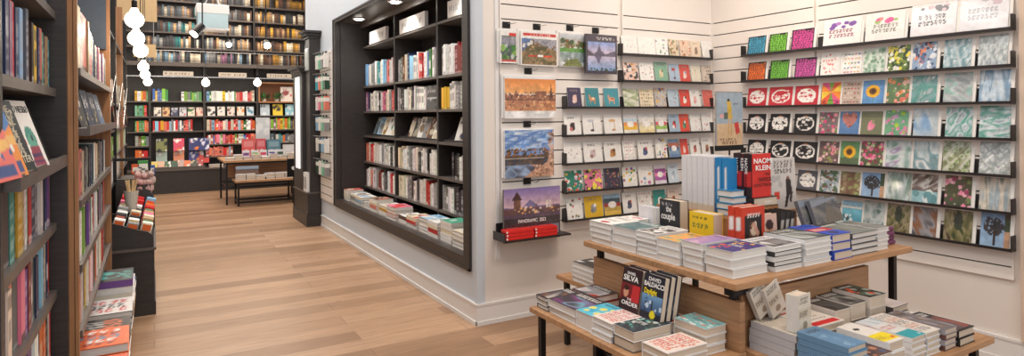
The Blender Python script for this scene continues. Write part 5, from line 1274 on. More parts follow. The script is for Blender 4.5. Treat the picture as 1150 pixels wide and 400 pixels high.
c.blobs(90, [C(150, 118, 80), C(96, 86, 56), C(120, 88, 58), C(168, 140, 104), C(86, 96, 60)], .01, .035, (.05, .95), (.05, .58)); c.blobs(40, [C(150, 150, 158), C(120, 120, 128), C(176, 176, 182)], .01, .03, (.35, .95), (.6, .78)); c.rect(.2, .85, .27, .31, C(210, 60, 40)); c.rect(.45, .6, .27, .33, W_); c.rect(.06, .96, .87, .95, C(205, 45, 40)); c.text(.89, .93, W_, .25, .8, 1, .7)
cal(585, 626, 36, 74, c, 'large calendar of red train on brown mountainside on the card wall')
c = Cv(36, 44, C(205, 210, 210), 3); c.grad(C(160, 150, 130), C(200, 210, 220), .6, .95); c.blobs(20, [C(120, 90, 60), C(90, 80, 60), C(70, 90, 60)], .05, .1, v=(.55, .8)); c.rect(0, 1, .42, .55, C(90, 150, 70)); c.noise([C(190, 200, 200), C(130, 150, 150), C(220, 222, 220)], 4, 2, (0, 1), (.12, .42)); c.blobs(60, [C(70, 96, 52), C(110, 150, 76), C(128, 116, 84)], .012, .035, (0, 1), (.44, .7)); c.poly([(.1, .02), (.9, .02), (.7, .25), (.3, .2)], C(110, 120, 60)); c.blobs(40, [C(96, 110, 50), C(140, 140, 80)], .012, .03, (.2, .8), (.03, .2)); c.rect(0, 1, .96, 1, W_)
cal(629, 657, 37, 75, c, 'calendar of white waterfall and green bank on the card wall')
c = Cv(44, 56, C(66, 60, 72), 4); c.rect(.06, .94, .08, .80, C(170, 170, 200)); c.grad(C(205, 180, 190), C(130, 150, 200), .45, .80)
c.poly([(.06, .45), (.06, .61), (.25, .50), (.35, .57), (.42, .75), (.49, .58), (.62, .50), (.94, .60), (.94, .45)], C(90, 85, 105)); c.poly([(.06, .45), (.22, .45), (.06, .62)], C(80, 70, 85)); c.grad(C(120, 150, 195), C(190, 180, 200), .08, .45); c.poly([(.28, .45), (.5, .45), (.41, .25)], C(100, 95, 120)); c.rect(0, .06, 0, 1, C(66, 60, 72)); c.rect(.94, 1, 0, 1, C(66, 60, 72)); c.blobs(12, [C(60, 80, 60)], .02, .04, v=(.09, .13)); c.text(.87, .93, W_, .35, .9, 2, .8)
cal(658, 693, 39, 83, c, 'dark framed calendar of pointed mountain mirrored in a lake on the card wall', off=.10, border=C(50, 46, 52), back=1)
c = Cv(72, 60, C(232, 232, 232), 5); c.grad(C(238, 176, 112), C(226, 138, 70), .58, .94); c.rect(0, 1, .94, 1, C(232, 232, 232))
c.rect(0, 1, .44, .56, C(150, 100, 78)); c.blobs(110, [C(196, 140, 104), C(112, 74, 62), C(226, 180, 130), C(168, 110, 84), C(92, 62, 56)], .008, .022, (0, 1), (.46, .62)); c.poly([(.87, .5), (.905, .84), (.94, .5)], C(106, 68, 58)); c.poly([(.20, .5), (.215, .70), (.23, .5)], C(106, 68, 58)); c.poly([(.60, .56), (.62, .66), (.80, .66), (.82, .56)], C(132, 86, 70))
c.grad(C(206, 146, 104), C(184, 122, 92), .18, .44); c.blobs(50, [C(226, 170, 120), C(150, 98, 80), C(236, 190, 140)], .008, .03, (0, 1), (.20, .43)); c.rect(0, 1, .43, .445, C(84, 56, 52)); c.rect(0, 1, 0, .175, C(232, 232, 232))
cal(567, 624, 86, 133, c, 'calendar of orange sunset over an old riverside town', mt=GLOSS)
c = Cv(72, 68, C(110, 150, 205), 6); c.grad(C(165, 190, 220), C(62, 104, 176), .55, 1)
c.noise([C(222, 228, 236), C(150, 180, 214), C(88, 126, 190), C(180, 200, 224), C(110, 146, 202)], 3, 6, (0, 1), (.55, 1), 1.4)
c.rect(0, 1, .40, .47, C(92, 70, 56)); c.blobs(90, [C(110, 80, 58), C(84, 64, 50), C(140, 96, 60), C(70, 60, 52)], .012, .03, (0, .9), (.44, .60))
c.grad(C(96, 116, 146), C(64, 62, 68), .0, .41); c.blobs(60, [C(88, 72, 62), C(72, 64, 62), C(104, 84, 66)], .012, .03, (0, .75), (.26, .40)); c.noise([C(90, 108, 136), C(140, 162, 192), C(74, 80, 96), C(64, 62, 70)], 3, 3, (0, .8), (.0, .26), 1.2); c.rect(0, .8, .395, .41, C(190, 186, 180))
c.poly([(.38, 0), (1, 0), (1, .62), (.92, .60), (.86, .30), (.62, .17)], C(186, 146, 122)); c.blobs(70, [C(214, 172, 148), C(160, 118, 96), C(132, 98, 84), C(204, 160, 132)], .01, .03, (.55, 1), (0, .26)); c.blobs(60, [C(168, 134, 118), C(206, 178, 160), C(120, 92, 80)], .01, .035, (.9, 1), (.25, .95))
cal(567, 622, 146, 199, c, 'calendar of blue sky and autumn trees mirrored in a canal')
c = Cv(76, 72, C(60, 48, 56), 7); c.grad(C(225, 190, 190), C(130, 115, 175), .60, 1); c.poly([(.3, .62), (.45, .78), (.6, .66), (1, .66), (1, .55), (0, .55), (0, .66)], C(110, 100, 140)); c.rect(.17, .28, .55, .78, C(110, 75, 60)); c.poly([(.13, .78), (.32, .78), (.225, .95)], C(70, 50, 50)); c.rect(0, 1, .50, .62, C(100, 70, 70)); c.blobs(24, [C(230, 180, 120), C(210, 190, 190), C(120, 80, 70)], .01, .03, v=(.52, .64)); c.rect(.74, .78, .6, .76, C(215, 200, 195)); c.rect(.8, .83, .6, .74, C(215, 200, 195)); c.rect(0, 1, .44, .52, C(90, 70, 90)); c.rect(0, 1, 0, .44, C(52, 44, 50))
for j, (u0, u1, cols) in enumerate(((.02, .24, [C(190, 70, 60), C(215, 190, 190), C(150, 120, 140)]), (.27, .58, [C(90, 110, 160), C(160, 130, 110), C(190, 200, 215)]), (.61, .76, [C(120, 70, 60), C(200, 200, 210), C(90, 80, 90)]), (.79, .98, [C(60, 80, 130), C(210, 130, 90), C(100, 120, 160)]))):
    c.noise(cols, 2, 2, (u0, u1), (.03, .27))
o = cal(566, 629, 211, 270, c, 'wide purple panoramic calendar of tower and bridge with four small pictures', off=.10, border=C(48, 40, 46), back=1)
w_ = float(onY(629, 240, CYW - .1)[0] - onY(566, 240, CYW - .1)[0])
lettering(o, 'PANORAMIC  2022', w_ * .24, .135, .001, .034, RIBBON, width=w_ * .5, bold=.01)
# low shelf with red flat boxes
sx0, sx1 = float(onY(559, 283, CYW - .08)[0]), float(onY(632, 270, CYW - .08)[0])
s = thing('wall_shelf', 'black shallow wall shelf under the purple calendar', 'shelf', Matrix.Translation(((sx0 + sx1) / 2, CYW - .018, .615)))
L = sx1 - sx0
MB().box(-L / 2, L / 2, -.17, 0, -.012, 0).build('board', ACRYL, s); MB().box(-L / 2 - .003, -L / 2, -.17, 0, -.012, .05).build('end_plate', ACRYL, s)
MB().box(-L / 2 + .02, L / 2, -.006, 0, 0, .10).build('back_plate', ACRYL, s)
for k, (xa, n) in enumerate(((sx0 + .012, 3), (sx0 + .25, 3))):
    for j in range(n):
        t = thing('flat_box', f'flat red box, {["bottom", "middle", "top"][j]} of the {["first", "second"][k]} pile on the black wall shelf', 'box', Matrix.Translation((xa + .003 * (j % 2), CYW - .185, .6155 + j * .0235)), 'red boxes on the black wall shelf')
        MB().box(0, .225 if k == 0 else .19, 0, .078, .001, .0225, C(215, 40, 36)).build('box_body', PRINT, t, bevel=.002)
        MB().box(.0, .012, -.0008, 0, .005, .018, W_).build('label', PRINT, t)

# ------------------------------------------------------------------ nested display tables on the right
TZ, LZ = .763, .45
TA = nest_table('display_table', 'tall oak topped display table with black legs, piled with books', 2.15, 3.56, 1.80, 2.88, TZ, .07, bar=False, th=.03, group=None)
part('corner_block', MB().box(2.17, 2.30, 1.83, 1.88, TZ - .065, TZ - .03), BLACK, TA)
part('stretcher', MB().box(2.22, 3.49, 2.80, 2.82, .10, .13).box(2.21, 2.23, 1.87, 2.81, .10, .13), BLACK, TA)
TB = nest_table('display_table', 'low oak topped display table with thriller piles and an oak back board', 1.765, 2.235, 1.815, 2.86, LZ, .05, bar=False, th=.028)
part('back_board', MB().box(2.20, 2.232, 1.82, 2.85, LZ, .672), OAKV, TB, bevel=.002)
part('stretcher', MB().box(1.80, 1.83, 1.85, 2.82, .03, .06).box(2.17, 2.2, 1.85, 2.82, .03, .06), BLACK, TB)
TC_ = nest_table('display_table', 'low oak topped display table with paperback piles and an oak back board', 2.25, 3.36, 1.345, 1.90, LZ, .06, bar=False, th=.028)
part('back_board', MB().box(2.26, 3.25, 1.862, 1.892, LZ, .688), OAKV, TC_, bevel=.002)
TD = nest_table('display_table', 'low oak topped display table half hidden beyond the tall table', 2.27, 3.2, 2.92, 3.34, LZ, .05, bar=False, th=.028)
stack('paperback_book', 2.28, 2.95, LZ + .0004, .15, .22, [.03, .03, .03, .03], '+X', Cv(8, 8, C(60, 60, 62), 2).blobs(3, [W_], .1, .2), 'dark covered paperback', 'the pile on the half hidden table', 'paperbacks on the half hidden table', pages=WPAGE, covers=[C(230, 230, 230)])

def cover(kind, seed, a=None, b=None, nx=44, ny=62):
    r = np.random.default_rng(seed)
    c = Cv(nx, ny, a if a is not None else W_, seed)
    ink = K_ if np.mean(c.A) > .5 else W_
    b = b if b is not None else [C(200, 60, 60)]
    if kind == 'abstract': c.noise([c.A[0, 0], *b], 1.5, 1.5, (.05, .95), (.05, .7)); c.text(.76, .94, ink, .12, .88, 2, .75)
    elif kind == 'letters':
        for k in range(5): c.text(.94 - (k + 1) * .17, .94 - k * .17, b[k % len(b)], .08, .92, 1, .68, .25)
    elif kind == 'blobs': c.blobs(14, b, .05, .16, (.1, .9), (.08, .75)); c.text(.8, .93, ink, .15, .85, 1, .75)
    elif kind == 'flower': c.blobs(30, b, .03, .1, (.05, .95), (.05, .95)); c.rect(.25, .75, .42, .6, c.A[0, 0]); c.text(.44, .58, ink, .28, .72, 2, .8)
    elif kind == 'land': c.noise(b, 2, 3, (0, 1), (0, 1)); c.text(.78, .92, ink, .15, .85, 1, .7)
    elif kind == 'band': c.rect(0, 1, .35, .62, b[0]); c.text(.4, .56, ink if np.mean(b[0]) < .5 else K_, .1, .7, 2, .6); c.text(.75, .92, K_, .15, .85, 2, .6); c.ell(.5, .18, .18, .1, b[-1])
    return c
PW = WPAGE
def st(x, y, z, wx, wy, n, h, side, cv, lab, wh, grp, covers=None, seed=0, pages=None, name='paperback_book'):
    return stack(name, x, y, z + .0004, wx, wy, [h / n] * n, side, cv, lab, wh, grp, pages=pages or WPAGE, jit=.005, seed=seed, covers=covers or [C(232, 232, 232)])
G1, G2, G3 = 'piled paperbacks on the tall table', 'piled thrillers on the low left table', 'piled paperbacks on the low right table'
# left edge of the tall table, far to near
st(2.18, 2.665, TZ, .21, .185, 4, .124, '+X', cover('band', 1, W_, [C(238, 236, 232), C(180, 40, 50)]), 'white paperback with a small red emblem', 'the corner pile farthest along the tall table edge', G1, seed=1)
st(2.40, 2.70, TZ, .095, .15, 4, .122, '+X', cover('blobs', 2, W_, [C(225, 200, 195), C(190, 60, 70)]), 'white paperback with pink figures', 'the pile right behind the farthest corner pile', G1, seed=2)
st(2.18, 2.465, TZ, .22, .19, 3, .122, '+X', cover('land', 3, C(110, 130, 130), [C(110, 135, 135), C(80, 110, 115), C(150, 160, 155)]), 'grey green covered paperback', 'the second pile along the tall table edge', G1, seed=3)
st(2.405, 2.45, TZ, .12, .19, 3, .09, '+X', cover('abstract', 4, C(235, 235, 235), [C(70, 60, 60), C(120, 100, 90)]), 'white and black jacket paperback', 'the pile in front of the yellow upright book', G1, seed=4)
st(2.18, 2.315, TZ, .23, .145, 5, .126, '+X', cover('abstract', 5, C(225, 222, 218), [C(60, 50, 45), C(235, 235, 232), C(150, 130, 110)]), 'pale paperback with a dark jacket picture', 'the third pile along the tall table edge', G1, seed=5)
st(2.18, 2.16, TZ, .23, .148, 3, .114, '+X', cover('land', 6, C(235, 150, 70), [C(240, 150, 60), C(235, 170, 90), C(60, 170, 180)]), 'orange and teal covered paperback', 'the fourth pile along the tall table edge', G1, seed=6)
st(2.195, 2.03, TZ, .24, .122, 4, .128, '+X', cover('land', 7, C(170, 130, 180), [C(190, 140, 170), C(160, 130, 180), C(210, 170, 190)]), 'lilac covered paperback', 'the fifth pile along the tall table edge', G1, seed=7)
st(2.205, 1.865, TZ, .235, .155, 3, .122, '+X', cover('flower', 8, C(60, 60, 120), [C(230, 120, 50), C(220, 70, 90), C(240, 190, 70), C(70, 60, 130)]), 'purple paperback with bright flowers', 'the front corner pile of the tall table', G1, seed=8)
st(2.44, 2.05, TZ, .11, .14, 4, .10, '+X', cover('land', 9, C(120, 190, 200), [C(90, 160, 190), C(180, 120, 170)]), 'blue and violet paperback', 'the pile behind the front corner pile', G1, seed=9)
# front edge of the tall table, left to right
st(2.465, 1.84, TZ, .205, .2, 5, .115, '+Y', cover('abstract', 10, C(222, 222, 222), [C(60, 60, 62), C(130, 130, 130), C(235, 235, 235)]), 'black and white patterned paperback', 'the pile just right of the front corner', G1, [C(228, 228, 228), C(60, 60, 60)], 10)
st(2.68, 1.84, TZ, .21, .23, 5, .128, '+Y', cover('abstract', 11, C(70, 80, 75), [C(50, 55, 55), C(190, 195, 190), C(110, 120, 115)]), 'grey and white art paperback', 'the tall pale pile at the middle front', G1, seed=11)
st(2.90, 1.835, TZ, .155, .25, 3, .128, '+Y', cover('band', 12, C(55, 85, 190), [C(190, 50, 60), C(60, 60, 70)]), 'bright blue bordered paperback', 'the thick blue pile on the front edge', G1, [C(50, 80, 185)], 12, PAGES)
st(3.062, 1.84, TZ, .235, .25, 4, .115, '+Y', cover('land', 13, C(110, 115, 110), [C(95, 100, 98), C(135, 140, 135), C(80, 85, 85)]), 'grey rock covered book', 'the grey pile on the front edge', G1, [C(95, 95, 98)], 13)
st(3.302, 1.85, TZ, .115, .22, 5, .118, '+Y', cover('land', 14, C(130, 135, 130), [C(110, 115, 110), C(150, 150, 145)]), 'small grey covered book', 'the narrow pile near the table end', G1, seed=14)
# folded cloths
for j in range(4):
    o = MB().box(-.075 + .008 * j, .075 - .004 * j, -.07, .07, 0, .0235, C(120, 68, 100) * (1 - .06 * (j % 2))).build('folded_cloth', FABRIC, None, Matrix.Translation((3.49, 1.96, TZ + .0006 + j * .024)) @ Matrix.Rotation(.1 * (j % 2) - .05, 4, 'Z'), bevel=.009)
    tag(o, f'folded plum cloth, {["bottom", "second", "third", "topmost"][j]} of the pile at the table end', 'cloth', 'folded plum cloths')
# riser block
rz = .935
r_ = thing('riser_block', 'plain oak riser block on the tall table under the upright books', 'riser', Matrix.Translation((2.95, 2.56, TZ)))
MB().box(-.24, .30, -.28, .30, .0005, rz - TZ - .02).build('body', OAK, r_)
MB().box(-.245, .305, -.285, .305, rz - TZ - .02, rz - TZ).build('top', OAKH, r_)
ZX, ZY, ZU = Vector((1, 0, 0)), Vector((0, 1, 0)), Vector((0, 0, 1))
r2_ = thing('riser_block', 'small oak block raising the red and black books on the riser', 'riser', Matrix.Translation((2.96, 2.36, rz)))
MB().box(-.11, .07, -.12, .03, .0005, .047).build('body', OAK, r2_)
# white slabs and blue pair: spines face the aisle
def up_row(name, x, y_far, n, t, w, h, z, cov, lab, grp, front=None, pages=WPAGE, sp=None):
    out = []
    for i in range(n):
        y = y_far - i * t                      # cover faces the front edge (-Y)
        M = frame((x, y, z), ZX, ZU)
        l = lab(i)
        out.append(book(name, M, w, h, t * .94, cov, front, sp, pages, l, 'book', grp))
    return out
up_row('picture_book', 2.745, 2.69, 6, .041, .2, .312, rz + .0005, C(222, 222, 225), lambda i: f'tall white spined book standing on the riser, {ordn(i)} from the far end', 'tall white books on the riser', sp=Cv(4, 22, C(222, 222, 225), 1).rect(0, 1, 0, .12, C(205, 190, 170)))
sb = Cv(5, 22, C(35, 130, 190), 2).rect(0, 1, 0, .18, C(40, 60, 130)); sb.A[6:18, 2] = W_
b2 = up_row('paperback_book', 2.75, 2.440, 2, .05, .065, .31, rz + .0005, C(35, 130, 190), lambda i: f'bright blue spined book beside the white ones, {"farther" if i == 0 else "nearer"} of the pair', 'blue books on the riser', sp=sb)
# red and black pair
fr_ = Cv(24, 36, C(215, 50, 45), 2)
ks = up_row('paperback_book', 2.82, 2.37, 2, .064, .155, .24, rz + .0975, C(40, 26, 28), lambda i: f'thick book with black spine and red cover, {"farther" if i == 0 else "nearer"} of the pair on the riser', 'red and black pair on the riser', front=fr_, sp=Cv(6, 24, C(42, 26, 28), 2).rect(.1, .9, .22, .58, C(205, 50, 45)))
for i, o in enumerate(ks):
    SR = frame((0, 0, 0), (0, -1, 0), (0, 0, 1))
    # spine lettering reads downwards
    lettering(o, 'NAOMI\nKLEIN', -.0012, .215, .012, .026, RIBBON, frame((0, 0, 0), (0, -1, 0), (0, 0, 1)), width=.075, name='spine_lettering', bold=.012)
    lettering(o, 'THE SHOCK\nDOCTRINE', -.0012, .128, .014, .017, BLKTXT, frame((0, 0, 0), (0, -1, 0), (0, 0, 1)), width=.075, name='spine_lettering')
t_ = .0705
o = ks[1]
lettering(o, 'NAOMI', .0775, .188, .0712, .038, RIBBON, width=.135, align='CENTER', bold=.02)
lettering(o, 'KLEIN', .0775, .150, .0712, .038, RIBBON, width=.135, align='CENTER', bold=.02)
lettering(o, 'THE', .115, .118, .0712, .022, BLKTXT, width=.035, align='CENTER', bold=.01)
lettering(o, 'SHOCK', .095, .088, .0712, .028, BLKTXT, width=.09, align='CENTER', bold=.015)
lettering(o, 'DOCTRINE', .0775, .060, .0712, .022, BLKTXT, width=.135, align='CENTER', bold=.01)
blk = book('paperback_book', frame((2.70, 2.40, rz + .0005), (1, 0, 0), (0, 1, 0)), .2, .135, .049, C(34, 30, 32), None, None, PAGES, 'thick black book lying under the red and black pair', 'book')
blk.matrix_world = frame((2.82, 2.236, rz + .0475), (1, 0, 0), (0, 1, 0))
lettering(blk, 'KLEIN', .09, -.0005, .012, .024, RIBBON, Matrix.Rotation(math.radians(90), 4, 'X'), width=.06, name='spine_lettering')
# white book with seated figure
c = Cv(34, 50, C(205, 200, 196), 3); c.text(.80, .95, C(90, 85, 85), .15, .9, 2, .75, .3); c.text(.70, .79, C(40, 38, 40), .15, .9, 1, .8, .2); c.rect(.1, .32, .22, .36, C(215, 70, 50))
c.ell(.68, .60, .05, .05, C(120, 80, 60)); c.poly([(.60, .58), (.78, .58), (.86, .3), (.78, .26), (.60, .3)], C(42, 36, 40)); c.poly([(.60, .32), (.74, .32), (.60, .06), (.5, .06)], C(42, 36, 40)); c.poly([(.74, .34), (.86, .32), (.78, .12), (.72, .16)], C(52, 44, 48)); c.blobs(8, [C(180, 178, 175)], .05, .1, (.05, .4), (.45, .65))
face_book('paperback_book', (3.04, 2.285, rz + .0005), ZX, Vector((0, .05, 1)), .22, .30, .03, c, 'white paperback with a seated figure in black standing on the riser', group=None, cover=C(205, 200, 196))
tin = thing('small_tin', 'small brown and red tin behind the white figure book', 'tin', Matrix.Translation((3.14, 2.70, rz + .0005)))
MB().box(.0, .09, 0, .08, .0, .13, C(120, 55, 35)).box(.03, .05, -.001, 0, .0, .13, C(190, 130, 60)).build('tin_body', FABRIC, tin, bevel=.006)
MB().box(-.002, .092, -.002, .082, .13, .14, C(90, 35, 30)).build('tin_lid', FABRIC, tin, bevel=.003)
# blue pile lying in front of the slabs
stack('paperback_book', 2.71, 2.285, rz + .0005,   .105, .105, [.034, .034, .034, .036], '+X', cover('land', 31, C(50, 130, 170), [C(60, 140, 180), C(40, 110, 160), C(120, 180, 200)]), 'blue covered paperback', 'the pile before the tall white books', 'blue paperbacks lying on the riser', pages=WPAGE, seed=31, covers=[C(60, 140, 180)])
# red cover pair
cr = Cv(36, 46, C(205, 62, 38), 4); cr.rect(.14, .88, .10, .82, C(34, 28, 28)); cr.blobs(12, [C(215, 190, 165), C(200, 150, 130), C(90, 60, 50), C(230, 215, 200)], .07, .13, (.3, .75), (.18, .6)); cr.text(.76, .86, W_, .25, .8, 1, .85)
rp = []
for i, y in enumerate((2.115, 2.155)):
    pass
for i in range(2):
    M = frame((2.555, 2.185 - i * .044, TZ + .0005 + .02), ZX, ZU)
    rp.append(book('picture_book', M, .175, .235, .041, C(205, 62, 38), cr, Cv(4, 22, C(205, 62, 38), 4).rect(.3, .8, .5, .8, W_), PAGES, f'orange red photo covered book standing on the tall table, {"farther" if i == 0 else "nearer"} of the pair', 'book', 'orange red books on the tall table'))
blk2 = book('paperback_book', frame((2.55, 2.06, TZ + .0005), (1, 0, 0), (0, 1, 0)), .19, .12, .0185, C(220, 215, 208), None, None, WPAGE, 'thin pale book lying under the orange red pair', 'book')
cp_ = Cv(24, 32, C(215, 180, 165), 5); cp_.ell(.48, .5, .26, .26, C(225, 170, 140)); cp_.ell(.48, .72, .27, .14, C(60, 40, 36)); cp_.ell(.38, .52, .05, .02, C(50, 35, 35)); cp_.ell(.6, .52, .05, .02, C(50, 35, 35)); cp_.ell(.49, .34, .09, .03, C(180, 50, 55)); cp_.poly([(.1, 0), (.9, 0), (.7, .22), (.3, .22)], C(190, 80, 70))
face_book('paperback_book', (2.745, 2.115, TZ + .0005), ZX, Vector((0, .06, 1)), .115, .2, .035, cp_, 'pale pink book with a painted face standing beside the orange red pair', group=None, cover=C(215, 180, 165))
for i in range(3):
    M = frame((2.875 + i * .042, 2.13, TZ + .0005), ZY, Vector((.16, 0, 1)))
    book('paperback_book', M, .13, .205, .034, C(48, 44, 44), None, Cv(4, 22, C(48, 44, 44), i).rect(.2, .8, .55, .8, C(190, 185, 175)), PAGES, f'dark spined book leaning beside the painted face book, {ordn(i)} from it', 'book', 'dark leaning books on the tall table')
cm = Cv(56, 40, C(105, 105, 110), 8); cm.noise([C(95, 95, 100), C(125, 122, 118), C(80, 82, 88), C(140, 140, 140)], 2.5, 2.5); cm.poly([(.3, 0), (1, 0), (1, .25), (.55, .75)], C(110, 104, 96)); cm.poly([(0, .7), (1, .95), (1, 1), (0, 1)], C(130, 138, 150)); cm.grain(.04)
for i, (x, y) in enumerate(((3.04, 2.08), (3.10, 2.05))):
    face_book('picture_book', (x, y, TZ + .1195), Vector((1, .12, 0)), Vector((0, .35, 1)), .30, .14, .022, cm, f'wide grey mountain photo book leaning on the grey piles, {"rear" if i == 0 else "front"} one', group='mountain photo books', cover=C(100, 100, 104))
for j in range(3):
    o = MB().tube((-.05, 0, 0), (.05, 0, 0), .021, seg=14, c=C(88, 46, 42)).tube((-.052, 0, 0), (-.046, 0, 0), .023, seg=14, c=C(110, 62, 50)).build('rolled_cloth', FABRIC, None, Matrix.Translation((3.46, 2.25, TZ + .022 + j * .042)), smooth=False)
    tag(o, f'rolled maroon cloth, {["bottom", "middle", "top"][j]} of the three behind the grey pile', 'cloth', 'rolled maroon cloths')
# the black "couple" book, its pale neighbours and the yellow one: covers face the aisle (-X)
def side_face(name, x, y_far, w, h, t, z, cv, lab, cov, group=None, n=1, pages=PAGES):
    return face_book(name, (x, y_far, z), Vector((0, -1, 0)), ZU, w, h, t, cv, lab, group=group, cover=cov, pages=pages)
cc = Cv(26, 38, C(46, 46, 52), 6); cc.text(.86, .92, C(190, 190, 190), .15, .6, 2, .6)
o = side_face('paperback_book', 2.56, 2.685, .158, .236, .07, TZ + .0005, cc, 'thick black paperback reading the couple standing on the tall table', C(46, 46, 52))
lettering(o, 'the', .052, .168, .0705, .048, RIBBON, width=.052, bold=.02)
lettering(o, 'couple', .012, .124, .0705, .055, RIBBON, width=.138, bold=.02)
for i, (x, y, cc_, nm) in enumerate(((2.50, 2.80, C(225, 225, 228), 'nearest the aisle'), (2.535, 2.805, C(215, 218, 222), 'in the middle'), (2.57, 2.81, C(50, 120, 170), 'blue edged, against the black one'))):
    M = frame((x, y + .13, TZ + .0005), Vector((0, -1, 0)), ZU) if False else frame((x + .03, y, TZ + .0005), Vector((0, -1, 0)), ZU)
    book('paperback_book', M, .12, .19 - .006 * i, .03, cc_, None, None, WPAGE, f'pale paperback standing left of the black couple book, {nm}', 'book', 'pale paperbacks by the black couple book')
cy_ = Cv(26, 34, C(238, 200, 40), 7); cy_.rect(0, 1, 0, .22, C(40, 140, 90)); cy_.blobs(4, [C(40, 140, 90)], .1, .16, v=(.18, .26)); cy_.text(.82, .90, C(90, 80, 40), .15, .75, 1, .6).text(.60, .72, C(80, 110, 60), .12, .85, 1, .75)
for i in range(1):
    o = side_face('paperback_book', 2.53, 2.425, .165, .2, .075, TZ + .0005, cy_, 'yellow and green paperback standing on the tall table', C(238, 200, 40))
    pass
# poster sign on a stand
pp = onY(823, 135, 2.78)
ps = thing('sign_stand', 'upright illustrated sign on a thin black pole showing a walker with a red suitcase', 'sign', Matrix.Translation((float(pp[0]), 2.81, rz + .0005)))
zt = float(onY(823, 103, 2.81)[2]) - rz; zm = float(onY(823, 163, 2.81)[2]) - rz; hw = float(onY(838, 135, 2.78)[0] - onY(808, 135, 2.78)[0]) / 2
MB().tube((0, 0, .01), (0, 0, zm), .006, seg=10).build('pole', BLACK, ps)
MB().box(-.04, .04, -.03, .03, .0005, .012).build('base', BLACK, ps)
MB().box(-hw, hw, -.01, .01, zm - .035, zm).build('lower_bar', BLACK, ps)
cs = Cv(40, 72, C(150, 165, 178), 9); cs.rect(0, 1, 0, .42, C(200, 170, 135)); cs.ell(.45, .86, .05, .035, C(70, 50, 40)); cs.poly([(.38, .84), (.55, .84), (.6, .5), (.42, .5)], C(200, 165, 70)); cs.rect(.43, .48, .2, .52, C(190, 150, 100)); cs.rect(.52, .57, .17, .52, C(190, 150, 100)); cs.poly([(.66, .42), (.82, .45), (.9, .24), (.74, .2)], C(190, 45, 40)); cs.rect(.28, .42, .5, .62, C(80, 90, 80)); cs.ell(.18, .56, .08, .04, C(225, 160, 160)); cs.text(.09, .13, C(90, 60, 40), .15, .85, 1, .8, .1); cs.text(.03, .07, C(90, 60, 40), .2, .8, 1, .8, .1); cs.text(.76, .82, C(90, 90, 100), .65, .85, 1, .7)
MB().box(-hw, hw, -.006, .006, zm, zt, C(150, 150, 150)).grid((-hw + .006, -.0065, zm), (2 * hw - .012, 0, 0), (0, 0, zt - zm - .01), cs.A).build('sign_panel', GLOSS, ps)

# ---- low left table
th1 = cover('abstract', 41, C(52, 46, 48), [C(150, 90, 60), C(70, 66, 70), C(200, 190, 180)])
st(1.80, 2.735, LZ, .21, .10, 3, .072, '+X', th1, 'dark paperback with copper lettering', 'the far end pile of the low left table', G2, [C(60, 58, 60), C(230, 230, 230)], 41)
st(1.805, 2.49, LZ, .215, .235, 2, .074, '+X', cover('abstract', 42, C(56, 52, 58), [C(120, 60, 110), C(110, 160, 180), C(70, 70, 76)]), 'black paperback with purple letters', 'the wide second pile of the low left table', G2, seed=42)
st(2.03, 2.62, LZ, .165, .2, 2, .07, '+X', cover('abstract', 43, C(50, 50, 54), [C(130, 130, 135), C(190, 190, 190), C(150, 40, 40)]), 'black paperback with silver pictures', 'the pile against the board at the far end', G2, [C(140, 30, 35)], 43)
st(1.80, 2.35, LZ, .20, .135, 1, .082, '+X', cover('blobs', 44, C(90, 190, 215), [C(60, 170, 205), C(150, 210, 225), C(230, 220, 110)]), 'thick cyan covered paperback', 'the third pile of the low left table', G2, seed=44)
st(1.80, 2.20, LZ, .24, .145, 3, .09, '+X', cover('letters', 45, C(232, 222, 215), [C(210, 80, 70), C(200, 100, 90)]), 'cream paperback with coral lettering', 'the fourth pile of the low left table', G2, seed=45)
st(1.805, 2.06, LZ, .22, .135, 2, .095, '+X', cover('flower', 46, C(44, 56, 60), [C(90, 160, 150), C(190, 200, 195), C(60, 90, 95)]), 'black paperback with grey and teal flowers', 'the fifth pile of the low left table', G2, [C(70, 70, 74), C(230, 230, 230)], 46, PAGES)
st(1.805, 1.86, LZ, .23, .155, 2, .068, '+X', cover('letters', 47, C(228, 215, 205), [C(215, 90, 60), C(200, 70, 60)]), 'white paperback with orange red hand lettering', 'the near corner pile of the low left table', G2, seed=47, pages=PAGES)
st(2.04, 2.09, LZ, .15, .2, 2, .085, '+X', cover('land', 48, C(220, 100, 110), [C(225, 90, 100), C(90, 150, 200), C(240, 150, 110), C(190, 90, 150)]), 'pink blue and orange cover paperback', 'the pile just before the leaning thrillers', G2, seed=48, pages=PAGES)
st(2.05, 1.885, LZ, .135, .185, 3, .115, '+X', cover('flower', 49, C(130, 185, 185), [C(110, 165, 170), C(225, 235, 232), C(220, 140, 110)]), 'pale teal paperback with white script', 'the tall near pile against the oak board', G2, seed=49, pages=PAGES)
# leaning thrillers
def thriller(a, kind):
    c = Cv(34, 50, a, 3)
    if kind == 's':
        c.rect(0, 1, .0, .62, C(120, 28, 34)); c.poly([(.55, .1), (.98, .1), (.98, .62), (.6, .62)], C(190, 45, 50)); c.ell(.28, .42, .13, .12, C(205, 150, 120)); c.ell(.28, .52, .15, .06, C(60, 30, 30)); c.rect(.12, .45, .1, .3, C(50, 26, 32)); c.rect(0, 1, 0, .24, C(48, 22, 28))
    else:
        c.grad(C(40, 60, 95), C(120, 165, 205), .05, .55); c.rect(0, 1, .0, .15, C(30, 34, 46)); c.rect(.2, .28, .15, .38, C(24, 26, 34)); c.rect(.5, .56, .12, .42, C(28, 30, 40)); c.ell(.6, .12, .13, .09, C(235, 215, 40)); c.blobs(7, [C(190, 210, 230), C(60, 90, 130)], .04, .09, v=(.2, .5))
    return c
lean = Vector((.20, 0, 1))
sv, bd = C(46, 26, 34), C(32, 36, 50)
zb_ = LZ + .0905
